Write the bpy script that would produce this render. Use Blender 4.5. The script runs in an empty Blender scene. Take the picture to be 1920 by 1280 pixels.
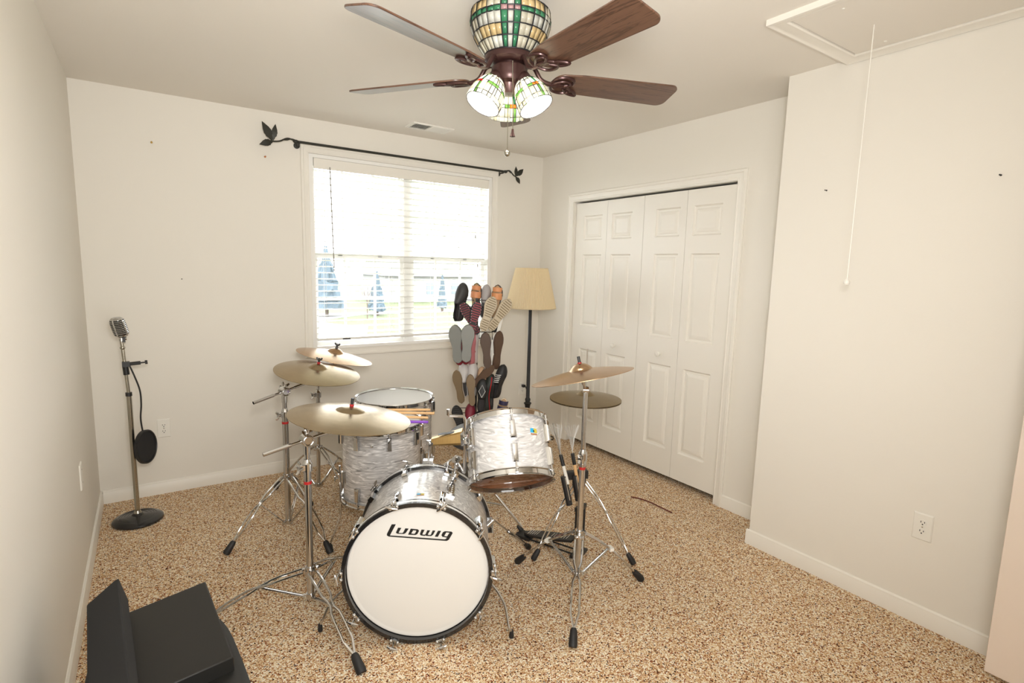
import bpy, math, random
from math import sin, cos, pi, radians, sqrt
from mathutils import Vector, Matrix, noise
random.seed(7)
SC = bpy.context.scene
COL = SC.collection
V = Vector

# ------------------------------------------------------------------ materials
def nmat(name):
    m = bpy.data.materials.new(name); m.use_nodes = True
    nt = m.node_tree
    return m, nt, nt.nodes['Principled BSDF'], nt.nodes['Material Output']

def pm(name, col, rough=.5, metal=0., coat=0., bump=None, spec=None):
    m, nt, b, o = nmat(name)
    b.inputs['Base Color'].default_value = (*col, 1)
    b.inputs['Roughness'].default_value = rough
    b.inputs['Metallic'].default_value = metal
    b.inputs['Coat Weight'].default_value = coat
    if spec is not None: b.inputs['Specular IOR Level'].default_value = spec
    if bump:
        sc, st, di = bump
        tc = nt.nodes.new('ShaderNodeTexCoord'); n = nt.nodes.new('ShaderNodeTexNoise'); bp = nt.nodes.new('ShaderNodeBump')
        n.inputs['Scale'].default_value = sc; n.inputs['Detail'].default_value = 3
        bp.inputs['Strength'].default_value = st; bp.inputs['Distance'].default_value = di
        nt.links.new(tc.outputs['Object'], n.inputs['Vector']); nt.links.new(n.outputs['Fac'], bp.inputs['Height'])
        nt.links.new(bp.outputs['Normal'], b.inputs['Normal'])
    return m

def ramp(nt, stops, interp='LINEAR'):
    r = nt.nodes.new('ShaderNodeValToRGB'); cr = r.color_ramp; cr.interpolation = interp
    while len(cr.elements) > 1: cr.elements.remove(cr.elements[-1])
    cr.elements[0].position = stops[0][0]; cr.elements[0].color = (*stops[0][1], 1)
    for p, c in stops[1:]:
        e = cr.elements.new(p); e.color = (*c, 1)
    return r

def mapped_noise(nt, scale3, rot=(0, 0, 0), sc=1., detail=4, dist=0., coord='Object'):
    tc = nt.nodes.new('ShaderNodeTexCoord'); mp = nt.nodes.new('ShaderNodeMapping'); n = nt.nodes.new('ShaderNodeTexNoise')
    mp.inputs['Scale'].default_value = scale3; mp.inputs['Rotation'].default_value = rot
    n.inputs['Scale'].default_value = sc; n.inputs['Detail'].default_value = detail; n.inputs['Distortion'].default_value = dist
    nt.links.new(tc.outputs[coord], mp.inputs['Vector']); nt.links.new(mp.outputs['Vector'], n.inputs['Vector'])
    return n, mp

def carpet_mat():
    m, nt, b, o = nmat('berber_carpet')
    tc = nt.nodes.new('ShaderNodeTexCoord')
    vo = nt.nodes.new('ShaderNodeTexVoronoi'); vo.inputs['Scale'].default_value = 225; vo.inputs['Randomness'].default_value = .95
    nt.links.new(tc.outputs['Object'], vo.inputs['Vector'])
    sx = nt.nodes.new('ShaderNodeSeparateColor'); nt.links.new(vo.outputs['Color'], sx.inputs['Color'])
    r = ramp(nt, [(0, (.055, .022, .014)), (.07, (.30, .095, .04)), (.155, (.50, .27, .125)), (.34, (.69, .47, .265)),
                  (.57, (.82, .65, .42)), (.76, (.97, .90, .75))], 'CONSTANT')
    nt.links.new(sx.outputs['Red'], r.inputs['Fac'])
    n2 = nt.nodes.new('ShaderNodeTexNoise'); n2.inputs['Scale'].default_value = 420; n2.inputs['Detail'].default_value = 2
    nt.links.new(tc.outputs['Object'], n2.inputs['Vector'])
    mx = nt.nodes.new('ShaderNodeMix'); mx.data_type = 'RGBA'; mx.blend_type = 'MULTIPLY'; mx.inputs['Factor'].default_value = .5
    r2 = ramp(nt, [(.32, (.5, .42, .36)), (.52, (1, 1, 1))]); nt.links.new(n2.outputs['Fac'], r2.inputs['Fac'])
    nt.links.new(r.outputs['Color'], mx.inputs['A']); nt.links.new(r2.outputs['Color'], mx.inputs['B'])
    nt.links.new(mx.outputs['Result'], b.inputs['Base Color'])
    b.inputs['Roughness'].default_value = .95; b.inputs['Specular IOR Level'].default_value = .1
    bp = nt.nodes.new('ShaderNodeBump'); bp.inputs['Strength'].default_value = .55; bp.inputs['Distance'].default_value = .006; bp.invert = True
    nt.links.new(vo.outputs['Distance'], bp.inputs['Height']); nt.links.new(bp.outputs['Normal'], b.inputs['Normal'])
    return m

def pearl_mat(name, scale3, lo=(.30, .295, .30), hi=(.90, .89, .88)):
    m, nt, b, o = nmat(name)
    n, mp = mapped_noise(nt, scale3, sc=1., detail=5, dist=2.4)
    r = ramp(nt, [(.30, lo), (.42, tuple(.6 * a + .4 * b for a, b in zip(lo, hi))), (.56, tuple(.4 * a + .6 * b for a, b in zip(lo, hi))), (.63, hi), (1, hi)])
    nt.links.new(n.outputs['Fac'], r.inputs['Fac']); nt.links.new(r.outputs['Color'], b.inputs['Base Color'])
    b.inputs['Roughness'].default_value = .3; b.inputs['Coat Weight'].default_value = .7; b.inputs['Coat Roughness'].default_value = .06
    b.inputs['Metallic'].default_value = .25
    return m

def wood_mat(name, c1, c2, scale3, rough=.35, coat=.3):
    m, nt, b, o = nmat(name)
    n, mp = mapped_noise(nt, scale3, sc=1., detail=6, dist=2.2)
    w = nt.nodes.new('ShaderNodeMath'); w.operation = 'MULTIPLY'; w.inputs[1].default_value = 9
    fr = nt.nodes.new('ShaderNodeMath'); fr.operation = 'PINGPONG'; fr.inputs[1].default_value = 1
    nt.links.new(n.outputs['Fac'], w.inputs[0]); nt.links.new(w.outputs[0], fr.inputs[0])
    r = ramp(nt, [(0, c1), (.35, c2), (1, c2)]); nt.links.new(fr.outputs[0], r.inputs['Fac'])
    nt.links.new(r.outputs['Color'], b.inputs['Base Color'])
    b.inputs['Roughness'].default_value = rough; b.inputs['Coat Weight'].default_value = coat; b.inputs['Coat Roughness'].default_value = .2
    return m

def brass_mat(name, col, rough=.3):
    m, nt, b, o = nmat(name)
    tc = nt.nodes.new('ShaderNodeTexCoord')
    sp = nt.nodes.new('ShaderNodeSeparateXYZ'); nt.links.new(tc.outputs['Object'], sp.inputs[0])
    cb = nt.nodes.new('ShaderNodeCombineXYZ'); nt.links.new(sp.outputs[0], cb.inputs[0]); nt.links.new(sp.outputs[1], cb.inputs[1])
    ln = nt.nodes.new('ShaderNodeVectorMath'); ln.operation = 'LENGTH'; nt.links.new(cb.outputs[0], ln.inputs[0])
    nz = nt.nodes.new('ShaderNodeTexNoise'); nz.noise_dimensions = '1D'; nz.inputs['Scale'].default_value = 260; nz.inputs['Detail'].default_value = 3
    nt.links.new(ln.outputs['Value'], nz.inputs['W'])
    n2 = nt.nodes.new('ShaderNodeTexNoise'); n2.inputs['Scale'].default_value = 14; n2.inputs['Detail'].default_value = 6
    nt.links.new(tc.outputs['Object'], n2.inputs['Vector'])
    r = ramp(nt, [(.3, tuple(c * .72 for c in col)), (.7, col)])
    ad = nt.nodes.new('ShaderNodeMath'); ad.operation = 'MULTIPLY_ADD'; ad.inputs[1].default_value = .45
    sc2 = nt.nodes.new('ShaderNodeMath'); sc2.operation = 'MULTIPLY'; sc2.inputs[1].default_value = .55
    nt.links.new(n2.outputs['Fac'], sc2.inputs[0]); nt.links.new(nz.outputs['Fac'], ad.inputs[0]); nt.links.new(sc2.outputs[0], ad.inputs[2])
    nt.links.new(ad.outputs[0], r.inputs['Fac']); nt.links.new(r.outputs['Color'], b.inputs['Base Color'])
    bp = nt.nodes.new('ShaderNodeBump'); bp.inputs['Strength'].default_value = .12; bp.inputs['Distance'].default_value = .001
    nt.links.new(nz.outputs['Fac'], bp.inputs['Height']); nt.links.new(bp.outputs['Normal'], b.inputs['Normal'])
    b.inputs['Metallic'].default_value = .92; b.inputs['Roughness'].default_value = rough
    b.inputs['Anisotropic'].default_value = .55
    tg = nt.nodes.new('ShaderNodeTangent'); tg.direction_type = 'RADIAL'; tg.axis = 'Z'
    nt.links.new(tg.outputs[0], b.inputs['Tangent'])
    return m

def glass_mat(name, fac=.08, tint=(1, 1, 1)):
    m, nt, b, o = nmat(name); nt.nodes.remove(b)
    t = nt.nodes.new('ShaderNodeBsdfTransparent'); g = nt.nodes.new('ShaderNodeBsdfGlossy'); mx = nt.nodes.new('ShaderNodeMixShader')
    t.inputs[0].default_value = (*tint, 1); g.inputs['Roughness'].default_value = .02; mx.inputs[0].default_value = fac
    nt.links.new(t.outputs[0], mx.inputs[1]); nt.links.new(g.outputs[0], mx.inputs[2]); nt.links.new(mx.outputs[0], o.inputs['Surface'])
    return m

def translucent_mat(name, col, tr=.5, rough=.3, noise_sc=None):
    m, nt, b, o = nmat(name)
    b.inputs['Base Color'].default_value = (*col, 1); b.inputs['Roughness'].default_value = rough
    t = nt.nodes.new('ShaderNodeBsdfTranslucent'); t.inputs[0].default_value = (*col, 1)
    mx = nt.nodes.new('ShaderNodeMixShader'); mx.inputs[0].default_value = tr
    if noise_sc:
        n, mp = mapped_noise(nt, (1, 1, 1), sc=noise_sc, detail=2)
        r = ramp(nt, [(.3, tuple(c * .75 for c in col)), (.7, col)])
        nt.links.new(n.outputs['Fac'], r.inputs['Fac']); nt.links.new(r.outputs['Color'], b.inputs['Base Color']); nt.links.new(r.outputs['Color'], t.inputs[0])
    nt.links.new(b.outputs[0], mx.inputs[1]); nt.links.new(t.outputs[0], mx.inputs[2]); nt.links.new(mx.outputs[0], o.inputs['Surface'])
    return m

def emit_mat(name, col, st):
    m, nt, b, o = nmat(name)
    b.inputs['Emission Color'].default_value = (*col, 1); b.inputs['Emission Strength'].default_value = st
    b.inputs['Base Color'].default_value = (*col, 1)
    return m

WALL = pm('cream_wall_paint', (.80, .768, .702), .75, bump=(140, .10, .002))
CEIL = pm('ceiling_paint', (.80, .76, .695), .9, bump=(120, .12, .002))
TRIM = pm('ivory_trim_paint', (.83, .80, .735), .35)
DOORW = pm('white_door_paint', (.83, .80, .735), .4, bump=(300, .06, .001))
DOORP = pm('pinkish_door', (.84, .735, .645), .5)  # pinkish cream tone of the entry door leaf
CARPET = carpet_mat()
CHROME = pm('chrome', (.62, .62, .62), .06, 1.)
STEEL = pm('dull_steel', (.55, .54, .52), .25, 1.)
NICKEL = pm('aged_nickel', (.46, .44, .38), .22, 1.)
RUBBER = pm('black_rubber', (.012, .012, .013), .55)
BLACK = pm('black_plastic', (.014, .014, .015), .4)
BLACKM = pm('black_enamel', (.01, .01, .011), .25, coat=.3)
HOOPB = pm('black_hoop_lacquer', (.012, .012, .013), .22, coat=.6)
HEAD = pm('white_drum_head', (.77, .76, .73), .45)
HEADC = pm('coated_drum_head', (.74, .74, .73), .6)
INK = pm('black_ink', (.008, .008, .008), .5)
RED = pm('red_plastic', (.45, .02, .02), .4)
FELT = pm('grey_felt', (.12, .11, .11), .95)
IRON = pm('dark_bronze_iron', (.035, .035, .028), .45, .4)
FANB = pm('oil_rubbed_bronze', (.055, .024, .021), .32, .5)
BRASS = brass_mat('cymbal_bronze', (.42, .325, .20), .25)
BRASS2 = brass_mat('cymbal_copper_bronze', (.56, .37, .22), .24)
BRASS3 = brass_mat('cymbal_dark_bronze', (.30, .225, .125), .36)
COWB = brass_mat('cowbell_gold', (.60, .40, .16), .28)
GLASS = glass_mat('window_glass', .06)
FILM = glass_mat('clear_drum_film', .22, (.92, .86, .80))
WOODIN = wood_mat('shell_interior_wood', (.16, .065, .03), (.30, .135, .065), (3, 3, 30), .5)
OAK = wood_mat('walnut_blade_wood', (.045, .021, .013), (.115, .058, .036), (2.0, 34, 34), .32, .4)
STICKW = pm('hickory_stick', (.80, .50, .24), .5)
PURPLE = pm('purple_stick_paint', (.24, .06, .55), .4)
WHITEP = pm('white_plastic', (.82, .80, .74), .4)
DARKP = pm('outlet_slot_black', (.02, .02, .02), .6)
BLINDW = translucent_mat('white_blind_slat', (.88, .87, .83), .07)
SHADEF = translucent_mat('pleated_cream_fabric', (.86, .74, .51), .35, .8)
GREYV = pm('grey_vinyl', (.10, .10, .105), .5)
DARKVINYL = pm('black_vinyl', (.0075, .007, .006), .5, bump=(400, .1, .001))
DARKVINYL2 = pm('charcoal_fabric', (.015, .015, .016), .9)
THREAD = pm('red_brown_thread', (.12, .02, .012), .8)

# ------------------------------------------------------------------ mesh builder
class MB:
    def __init__(s, M=None):
        s.v = []; s.f = []; s.m = []; s.M = M or Matrix.Identity(4)
    def add(s, vs, fs, mi=0):
        b = len(s.v)
        s.v += [s.M @ V(p) for p in vs]
        for f in fs: s.f.append([b + i for i in f]); s.m.append(mi)
    def box(s, c, d, M=None, mi=0):
        x, y, z = (k / 2 for k in d)
        vs = [V((a * x, b * y, e * z)) for e in (-1, 1) for b in (-1, 1) for a in (-1, 1)]
        vs = [(M @ p if M else p) + V(c) for p in vs]
        s.add(vs, [(0, 2, 3, 1), (4, 5, 7, 6), (0, 1, 5, 4), (2, 6, 7, 3), (0, 4, 6, 2), (1, 3, 7, 5)], mi)
    def rings(s, rs, cap=True, closed=True, mi=0, loop=False):
        n = len(rs[0]); vs = [p for r in rs for p in r]; fs = []
        m = len(rs)
        for i in range(m if loop else m - 1):
            j = (i + 1) % m
            for k in range(n if closed else n - 1):
                l = (k + 1) % n
                fs.append((i * n + k, i * n + l, j * n + l, j * n + k))
        if cap and not loop:
            fs.append(tuple(reversed(range(n)))); fs.append(tuple((m - 1) * n + k for k in range(n)))
        s.add(vs, fs, mi)
    def tube(s, pts, r, seg=10, cap=True, mi=0, flat=None, up=None):
        pts = [V(p) for p in pts]; n = len(pts); rs = []
        R = r if isinstance(r, (list, tuple)) else [r] * n
        ref = None
        for i in range(n):
            t = (pts[min(i + 1, n - 1)] - pts[max(i - 1, 0)]).normalized()
            if ref is None:
                a = V(up) if up else (V((0, 0, 1)) if abs(t.z) < .9 else V((1, 0, 0)))
                ref = (a - t * a.dot(t)).normalized()
            else:
                ref = (ref - t * ref.dot(t)).normalized()
            b = t.cross(ref); fl = flat or 1.
            rs.append([pts[i] + R[i] * (cos(2 * pi * k / seg) * ref * fl + sin(2 * pi * k / seg) * b) for k in range(seg)])
        s.rings(rs, cap, True, mi)
    def lathe(s, prof, seg=32, M=None, mi=0, cap=False, loop=False, a0=0, a1=None):
        full = a1 is None
        rs = []
        for (r, z) in prof:
            r = 1e-5 if r < .0011 else r
            k = seg if full else seg + 1
            ring = []
            for i in range(k):
                a = a0 + (2 * pi if full else (a1 - a0)) * i / seg
                p = V((r * cos(a), r * sin(a), z)); ring.append(M @ p if M else p)
            rs.append(ring)
        s.rings(rs, cap, full, mi, loop)
    def cyl(s, a, b, r, seg=14, mi=0): s.tube([a, b], r, seg, True, mi)
    def sphere(s, c, r, seg=14, n=8, sc=(1, 1, 1), mi=0):
        rs = []
        for i in range(n + 1):
            t = -pi / 2 + pi * i / n; rr = max(cos(t), 1e-3) * r
            rs.append([V(c) + V((rr * cos(2 * pi * k / seg) * sc[0], rr * sin(2 * pi * k / seg) * sc[1], r * sin(t) * sc[2])) for k in range(seg)])
        s.rings(rs, True, True, mi)
    def torus(s, c, R, r, M=None, seg=40, sg=10, mi=0, zs=1.):
        s.lathe([(R + r * cos(2 * pi * k / sg), r * zs * sin(2 * pi * k / sg)) for k in range(sg)], seg, Matrix.Translation(V(c)) @ (M or Matrix.Identity(4)), mi, loop=True)
    def prism(s, poly, z0, z1, M=None, mi=0):
        n = len(poly)
        vs = [V((x, y, z0)) for x, y in poly] + [V((x, y, z1)) for x, y in poly]
        if M: vs = [M @ p for p in vs]
        fs = [(k, (k + 1) % n, n + (k + 1) % n, n + k) for k in range(n)] + [tuple(reversed(range(n))), tuple(range(n, 2 * n))]
        s.add(vs, fs, mi)
    def lug(s, M, w, l, d, mi=0):
        # tapered, chamfered lug standing on local z, long along local y
        def rc(a, b, z): return [M @ V(p) for p in ((-a, -b, z), (a, -b, z), (a * .8, b, z), (-a * .8, b, z))]
        s.rings([rc(w / 2, l / 2, -.004), rc(w / 2, l / 2, d * .6), rc(w * .38, l * .44, d * .95), rc(w * .2, l * .36, d)], True, True, mi)

ORG = {}
def build(name, mb, mats, parent=None, loc=None, matrix=None, smooth=38, label=None, bevel=None, solid=None, subsurf=None):
    """one mesh object; vertices are world coordinates minus the owner's origin"""
    org = ORG.get(parent, V((0, 0, 0))) if parent else V(loc or (0, 0, 0))
    if matrix is not None: org = V((0, 0, 0))
    me = bpy.data.meshes.new(name)
    me.from_pydata([p - org for p in mb.v], [], mb.f)
    if not isinstance(mats, (list, tuple)): mats = [mats]
    for m in mats: me.materials.append(m)
    me.polygons.foreach_set('material_index', mb.m)
    me.validate()
    import bmesh
    bm = bmesh.new(); bm.from_mesh(me); bmesh.ops.recalc_face_normals(bm, faces=bm.faces); bm.to_mesh(me); bm.free()
    if smooth:
        me.polygons.foreach_set('use_smooth', [True] * len(me.polygons))
        me.set_sharp_from_angle(angle=radians(smooth))
    o = bpy.data.objects.new(name, me); COL.objects.link(o)
    if parent: o.parent = parent; ORG[o] = org
    else: o.location = org; ORG[o] = org
    if matrix is not None: o.matrix_basis = matrix
    if label: o['label'] = label
    if bevel:
        md = o.modifiers.new('edge', 'BEVEL'); md.width = bevel; md.segments = 2; md.limit_method = 'ANGLE'; md.angle_limit = radians(40)
    if solid:
        md = o.modifiers.new('thick', 'SOLIDIFY'); md.thickness = solid; md.offset = -1
    if subsurf:
        md = o.modifiers.new('sub', 'SUBSURF'); md.levels = subsurf; md.render_levels = subsurf
    return o

def tag(o, label, cat, group=None):
    o['label'] = label; o['category'] = cat
    if group: o['group'] = group
    return o
def root(name, label, cat, loc, group=None, matrix=None):
    o = bpy.data.objects.new(name, None); COL.objects.link(o); o.empty_display_size = .05
    if matrix is not None: o.matrix_world = matrix; ORG[o] = V((0, 0, 0))
    else: o.location = loc; ORG[o] = V(loc)
    return tag(o, label, cat, group)
def struct(name, mb, mats, parent=None, **k):
    o = build(name, mb, mats, parent, **k)
    if not parent: o['kind'] = 'structure'
    return o
def sroot(name, loc):
    o = bpy.data.objects.new(name, None); COL.objects.link(o); o.location = loc; ORG[o] = V(loc); o['kind'] = 'structure'; o.empty_display_size = .05
    return o
def frame(o, z, x=None):
    z = V(z).normalized()
    a = V(x) if x is not None else (V((1, 0, 0)) if abs(z.x) < .9 else V((0, 1, 0)))
    x = (a - z * a.dot(z)).normalized(); y = z.cross(x)
    M = Matrix((x, y, z)).transposed().to_4x4(); M.translation = V(o)
    return M
def bez(p0, p1, p2, p3, n=10):
    p0, p1, p2, p3 = map(V, (p0, p1, p2, p3))
    return [(1 - t) ** 3 * p0 + 3 * t * (1 - t) ** 2 * p1 + 3 * t * t * (1 - t) * p2 + t ** 3 * p3 for t in [i / n for i in range(n + 1)]]
def spl(pts, n=6):
    pts = [V(p) for p in pts]; P = [pts[0]] + pts + [pts[-1]]; out = []
    for i in range(1, len(P) - 2):
        for k in range(n):
            t = k / n
            out.append(.5 * ((2 * P[i]) + (P[i + 1] - P[i - 1]) * t + (2 * P[i - 1] - 5 * P[i] + 4 * P[i + 1] - P[i + 2]) * t * t + (3 * P[i] - P[i - 1] - 3 * P[i + 1] + P[i + 2]) * t ** 3))
    out.append(pts[-1]); return out

# ------------------------------------------------------------------ camera
CAMP = V((.2921, -3.9357, 1.4739)); FPX = 1010.57
def cam_axes(yaw, pitch, roll):
    cy, sy, cp, sp = cos(yaw), sin(yaw), cos(pitch), sin(pitch)
    f = V((sy * cp, cy * cp, sp)); r = V((cy, -sy, 0)); u = r.cross(f)
    return cos(roll) * r + sin(roll) * u, -sin(roll) * r + cos(roll) * u, f
cr, cu, cf = cam_axes(.5981, -.1354, .0248)
cam = bpy.data.cameras.new('camera'); co = bpy.data.objects.new('camera', cam); COL.objects.link(co)
Mc = Matrix((cr, cu, -cf)).transposed().to_4x4(); Mc.translation = CAMP; co.matrix_world = Mc
cam.sensor_width = 36; cam.lens = FPX / 1920 * 36; cam.clip_start = .02; cam.clip_end = 400
SC.camera = co

# ------------------------------------------------------------------ room shell
W, XB, D1, H, YR = 3.256, 2.975, -2.366, 2.44, -4.25
WX0, WX1, WZ0, WZ1 = 1.26, 2.735, .86, 2.215          # window opening
CY0, CY1, CZ = -.447, -1.942, 2.03                    # closet opening

def boxes(lst):
    mb = MB()
    for (x0, x1, y0, y1, z0, z1) in lst: mb.box(((x0 + x1) / 2, (y0 + y1) / 2, (z0 + z1) / 2), (abs(x1 - x0), abs(y1 - y0), abs(z1 - z0)))
    return mb
struct('floor', boxes([(-.1, 3.95, YR - .1, .14, -.1, 0)]), CARPET, smooth=None)
struct('ceiling', boxes([(-.1, 3.95, YR - .1, .14, H, H + .1)]), CEIL, smooth=None)
struct('wall_left', boxes([(-.1, 0, YR, .14, 0, H)]), WALL, smooth=None)
struct('wall_back', boxes([(0, WX0, 0, .14, 0, H), (WX1, W, 0, .14, 0, H), (WX0, WX1, 0, .14, 0, WZ0), (WX0, WX1, 0, .14, WZ1, H)]), WALL, smooth=None)
struct('wall_closet', boxes([(W, W + .1, CY0, .14, 0, H), (W, W + .1, D1, CY1, 0, H), (W, W + .1, CY1, CY0, CZ, H)]), WALL, smooth=None)
struct('wall_closet_interior', boxes([(3.85, 3.95, D1, .14, 0, H), (W + .1, 3.85, CY1 - .3, CY1 - .2, 0, H), (W + .1, 3.85, -.1, 0, 0, H)]), WALL, smooth=None)
struct('wall_right', boxes([(XB, 3.95, YR, D1, 0, H)]), WALL, smooth=None)
struct('wall_rear', boxes([(0, XB, YR - .1, YR, 0, H)]), WALL, smooth=None)

def baseboard(name, a, b, nrm, h=.082, t=.013):
    a, b, nrm = V((*a, 0)), V((*b, 0)), V((*nrm, 0)); mb = MB()
    prof = [(0, 0), (t, 0), (t, h - .018), (t * .75, h - .012), (t * .75, h - .006), (t * .3, h), (0, h)]
    mb.rings([[p + nrm * x + V((0, 0, z)) for x, z in prof] for p in (a, b)])
    struct(name, mb, TRIM, smooth=30)
baseboard('baseboard_left', (0, YR), (0, 0), (1, 0))
baseboard('baseboard_back', (.013, 0), (W, 0), (0, -1))
baseboard('baseboard_closet_far', (W, 0), (W, CY0 + .062), (-1, 0))
baseboard('baseboard_closet_near', (W, CY1 - .062), (W, D1), (-1, 0))
baseboard('baseboard_right', (XB, D1 + .013), (XB, YR), (-1, 0))
baseboard('baseboard_return', (XB - .0, D1), (W, D1), (0, 1))

# ---- closet: casing, track, two bifold doors
def casing(name, o, ax, up, nrm, w0, w1, z0, z1, cw, bottom=False, t=.016):
    """picture-frame moulding round an opening; ax = along wall, nrm = into room"""
    o, ax, up, nrm = V(o), V(ax), V(up), V(nrm); mb = MB()
    prof = [(0, 0), (0, t * .55), (cw * .12, t * .7), (cw * .2, t * .55), (cw * .62, t * .85), (cw * .7, t * 1.15), (cw * .93, t * 1.15), (cw, t * .8), (cw, 0)]
    if bottom:
        cs = [((w0, z0), (-1, -1)), ((w0, z1), (-1, 1)), ((w1, z1), (1, 1)), ((w1, z0), (1, -1))]
    else:
        cs = [((w0, z0), (-1, 0)), ((w0, z1), (-1, 1)), ((w1, z1), (1, 1)), ((w1, z0), (1, 0))]
    rs = [[o + ax * (x + dx * d) + up * (z + dz * d) + nrm * h for d, h in prof] for (x, z), (dx, dz) in cs]
    mb.rings(rs, cap=not bottom, loop=bottom)
    struct(name, mb, TRIM, smooth=30)
casing('trim_1', (W, 0, 0), (0, -1, 0), (0, 0, 1), (-1, 0, 0), -CY0, -CY1, 0, 2.025, .062)
mb = boxes([(W + .004, W + .07, CY1, CY0, 2.022, 2.03), (W, W + .1, CY0 - .006, CY0, 0, 2.03), (W, W + .1, CY1, CY1 + .006, 0, 2.03)])
struct('trim_2', mb, TRIM, smooth=None)

def leaf(mb, y0, y1, z0, z1, x, pans):
    """moulded door leaf; y runs along -y of the room, front face at x facing -x"""
    th = .034
    def P(y, z, d): return V((x + d, y, z))
    ys = sorted({y0, y1, *[q for p in pans for q in p[:2]]}, reverse=True); zs = sorted({z0, z1, *[q for p in pans for q in p[2:]]})
    for i in range(len(ys) - 1):
        for k in range(len(zs) - 1):
            ya, yb, za, zb = ys[i], ys[i + 1], zs[k], zs[k + 1]
            if any(abs(ya - p[0]) < 1e-6 and abs(yb - p[1]) < 1e-6 and abs(za - p[2]) < 1e-6 and abs(zb - p[3]) < 1e-6 for p in pans):
                rg = []
                for ins, d in ((0, 0), (.003, .006), (.010, .012), (.021, .012), (.024, .009), (.044, .002), (.047, .0015)):
                    rg.append([P(ya - ins, za + ins, d), P(yb + ins, za + ins, d), P(yb + ins, zb - ins, d), P(ya - ins, zb - ins, d)])
                mb.rings(rg, cap=False); mb.add(rg[-1], [(0, 1, 2, 3)])
            else:
                mb.add([P(ya, za, 0), P(yb, za, 0), P(yb, zb, 0), P(ya, zb, 0)], [(0, 1, 2, 3)])
    b = [P(y0, z0, 0), P(y1, z0, 0), P(y1, z1, 0), P(y0, z1, 0)]; k = [P(y0, z0, th), P(y1, z0, th), P(y1, z1, th), P(y0, z1, th)]
    mb.rings([b, k], cap=False); mb.add(k, [(0, 1, 2, 3)])
edges = [CY0 - .008, -.822, -1.1945, -1.567, CY1 + .008]
for dn in (0, 1):
    dr = sroot('door_%d' % (dn + 1), (W + .02, edges[dn * 2 + 1], .03))
    for k in (0, 1):
        i = dn * 2 + k; ya, yb = edges[i] - .0015, edges[i + 1] + .0015
        outer, inner = .098, .052
        ls, rsd = ((outer, inner), (inner, .112), (.112, inner), (inner, outer))[i]
        pa, pb = ya - ls, yb + rsd
        mb = MB(); leaf(mb, ya, yb, .042, 2.008, W + .02, [(pa, pb, .232, .825), (pa, pb, 1.015, 1.597), (pa, pb, 1.712, 1.905)])
        build('door_leaf', mb, DOORW, dr, smooth=25)
    ky = (-.968, -1.412)[dn]
    mb = MB(frame((W + .02, ky, .90), (-1, 0, 0))); mb.lathe([(.001, 0), (.009, 0), (.008, .012), (.017, .02), (.019, .028), (.015, .036), (.001, .039)], 18)
    build('knob', mb, WHITEP, dr)

# ---- entry door leaf standing open by the right wall
dr = sroot('door_3', (2.82, -3.45, .02))
mb = MB(); mb.box((2.838, -3.425 - .38, 1.035), (.035, .76, 2.03)); build('door_leaf', mb, DOORP, dr, bevel=.002)
mb = MB(); mb.cyl((2.82, -3.49, .95), (2.79, -3.49, .95), .011); mb.sphere((2.765, -3.49, .95), .027)
build('door_knob', mb, STEEL, dr)

# ---- window
casing('trim_3', (0, 0, 0), (1, 0, 0), (0, 0, 1), (0, -1, 0), WX0, WX1, WZ0, WZ1, .054, True)
wr = sroot('window_1', (WX0, .08, WZ0))
SASH = pm('white_vinyl_sash', (.86, .85, .82), .4)
fy0, fy1 = .055, .125
mb = boxes([(WX0 + .001, WX0 + .03, .001, .135, WZ0 + .02, WZ1 - .025), (WX1 - .03, WX1 - .001, .001, .135, WZ0 + .02, WZ1 - .025), (WX0 + .001, WX1 - .001, .001, .135, WZ1 - .025, WZ1 - .001), (WX0 + .001, WX1 - .001, .001, .135, WZ0 + .001, WZ0 + .02),
            (1.972, 2.028, fy0, fy1, WZ0 + .02, WZ1 - .025)])
build('window_frame', mb, SASH, wr, smooth=None)
ZM = 1.53
for xa, xb in ((WX0 + .03, 1.972), (2.028, WX1 - .03)):
    for lo in (True, False):
        za, zb = (WZ0 + .02, ZM + .02) if lo else (ZM - .02, WZ1 - .025); y = .075 if lo else .105; s = .030
        mb = boxes([(xa, xa + s, y - .014, y + .014, za, zb), (xb - s, xb, y - .014, y + .014, za, zb), (xa + s, xb - s, y - .014, y + .014, za, za + s), (xa + s, xb - s, y - .014, y + .014, zb - s, zb)])
        sh = build('sash', mb, SASH, wr, smooth=None)
        mb = MB()
        for k in (1, 2):
            x = xa + (xb - xa) * k / 3; mb.box((x, y, (za + zb) / 2), (.016, .012, zb - za - .04))
        mb.box(((xa + xb) / 2, y, (za + zb) / 2), (xb - xa - .04, .011, .016))
        build('muntin', mb, SASH, sh, smooth=None)
        build('glass_pane', boxes([(xa + s, xb - s, y - .002, y + .002, za + s, zb - s)]), GLASS, sh, smooth=None)
    for fx in (.28, .72):
        mb = MB(); x = xa + (xb - xa) * fx; mb.box((x, .062, ZM + .008), (.03, .02, .014)); build('sash_lock', mb, BLACK, wr, bevel=.003)

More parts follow.
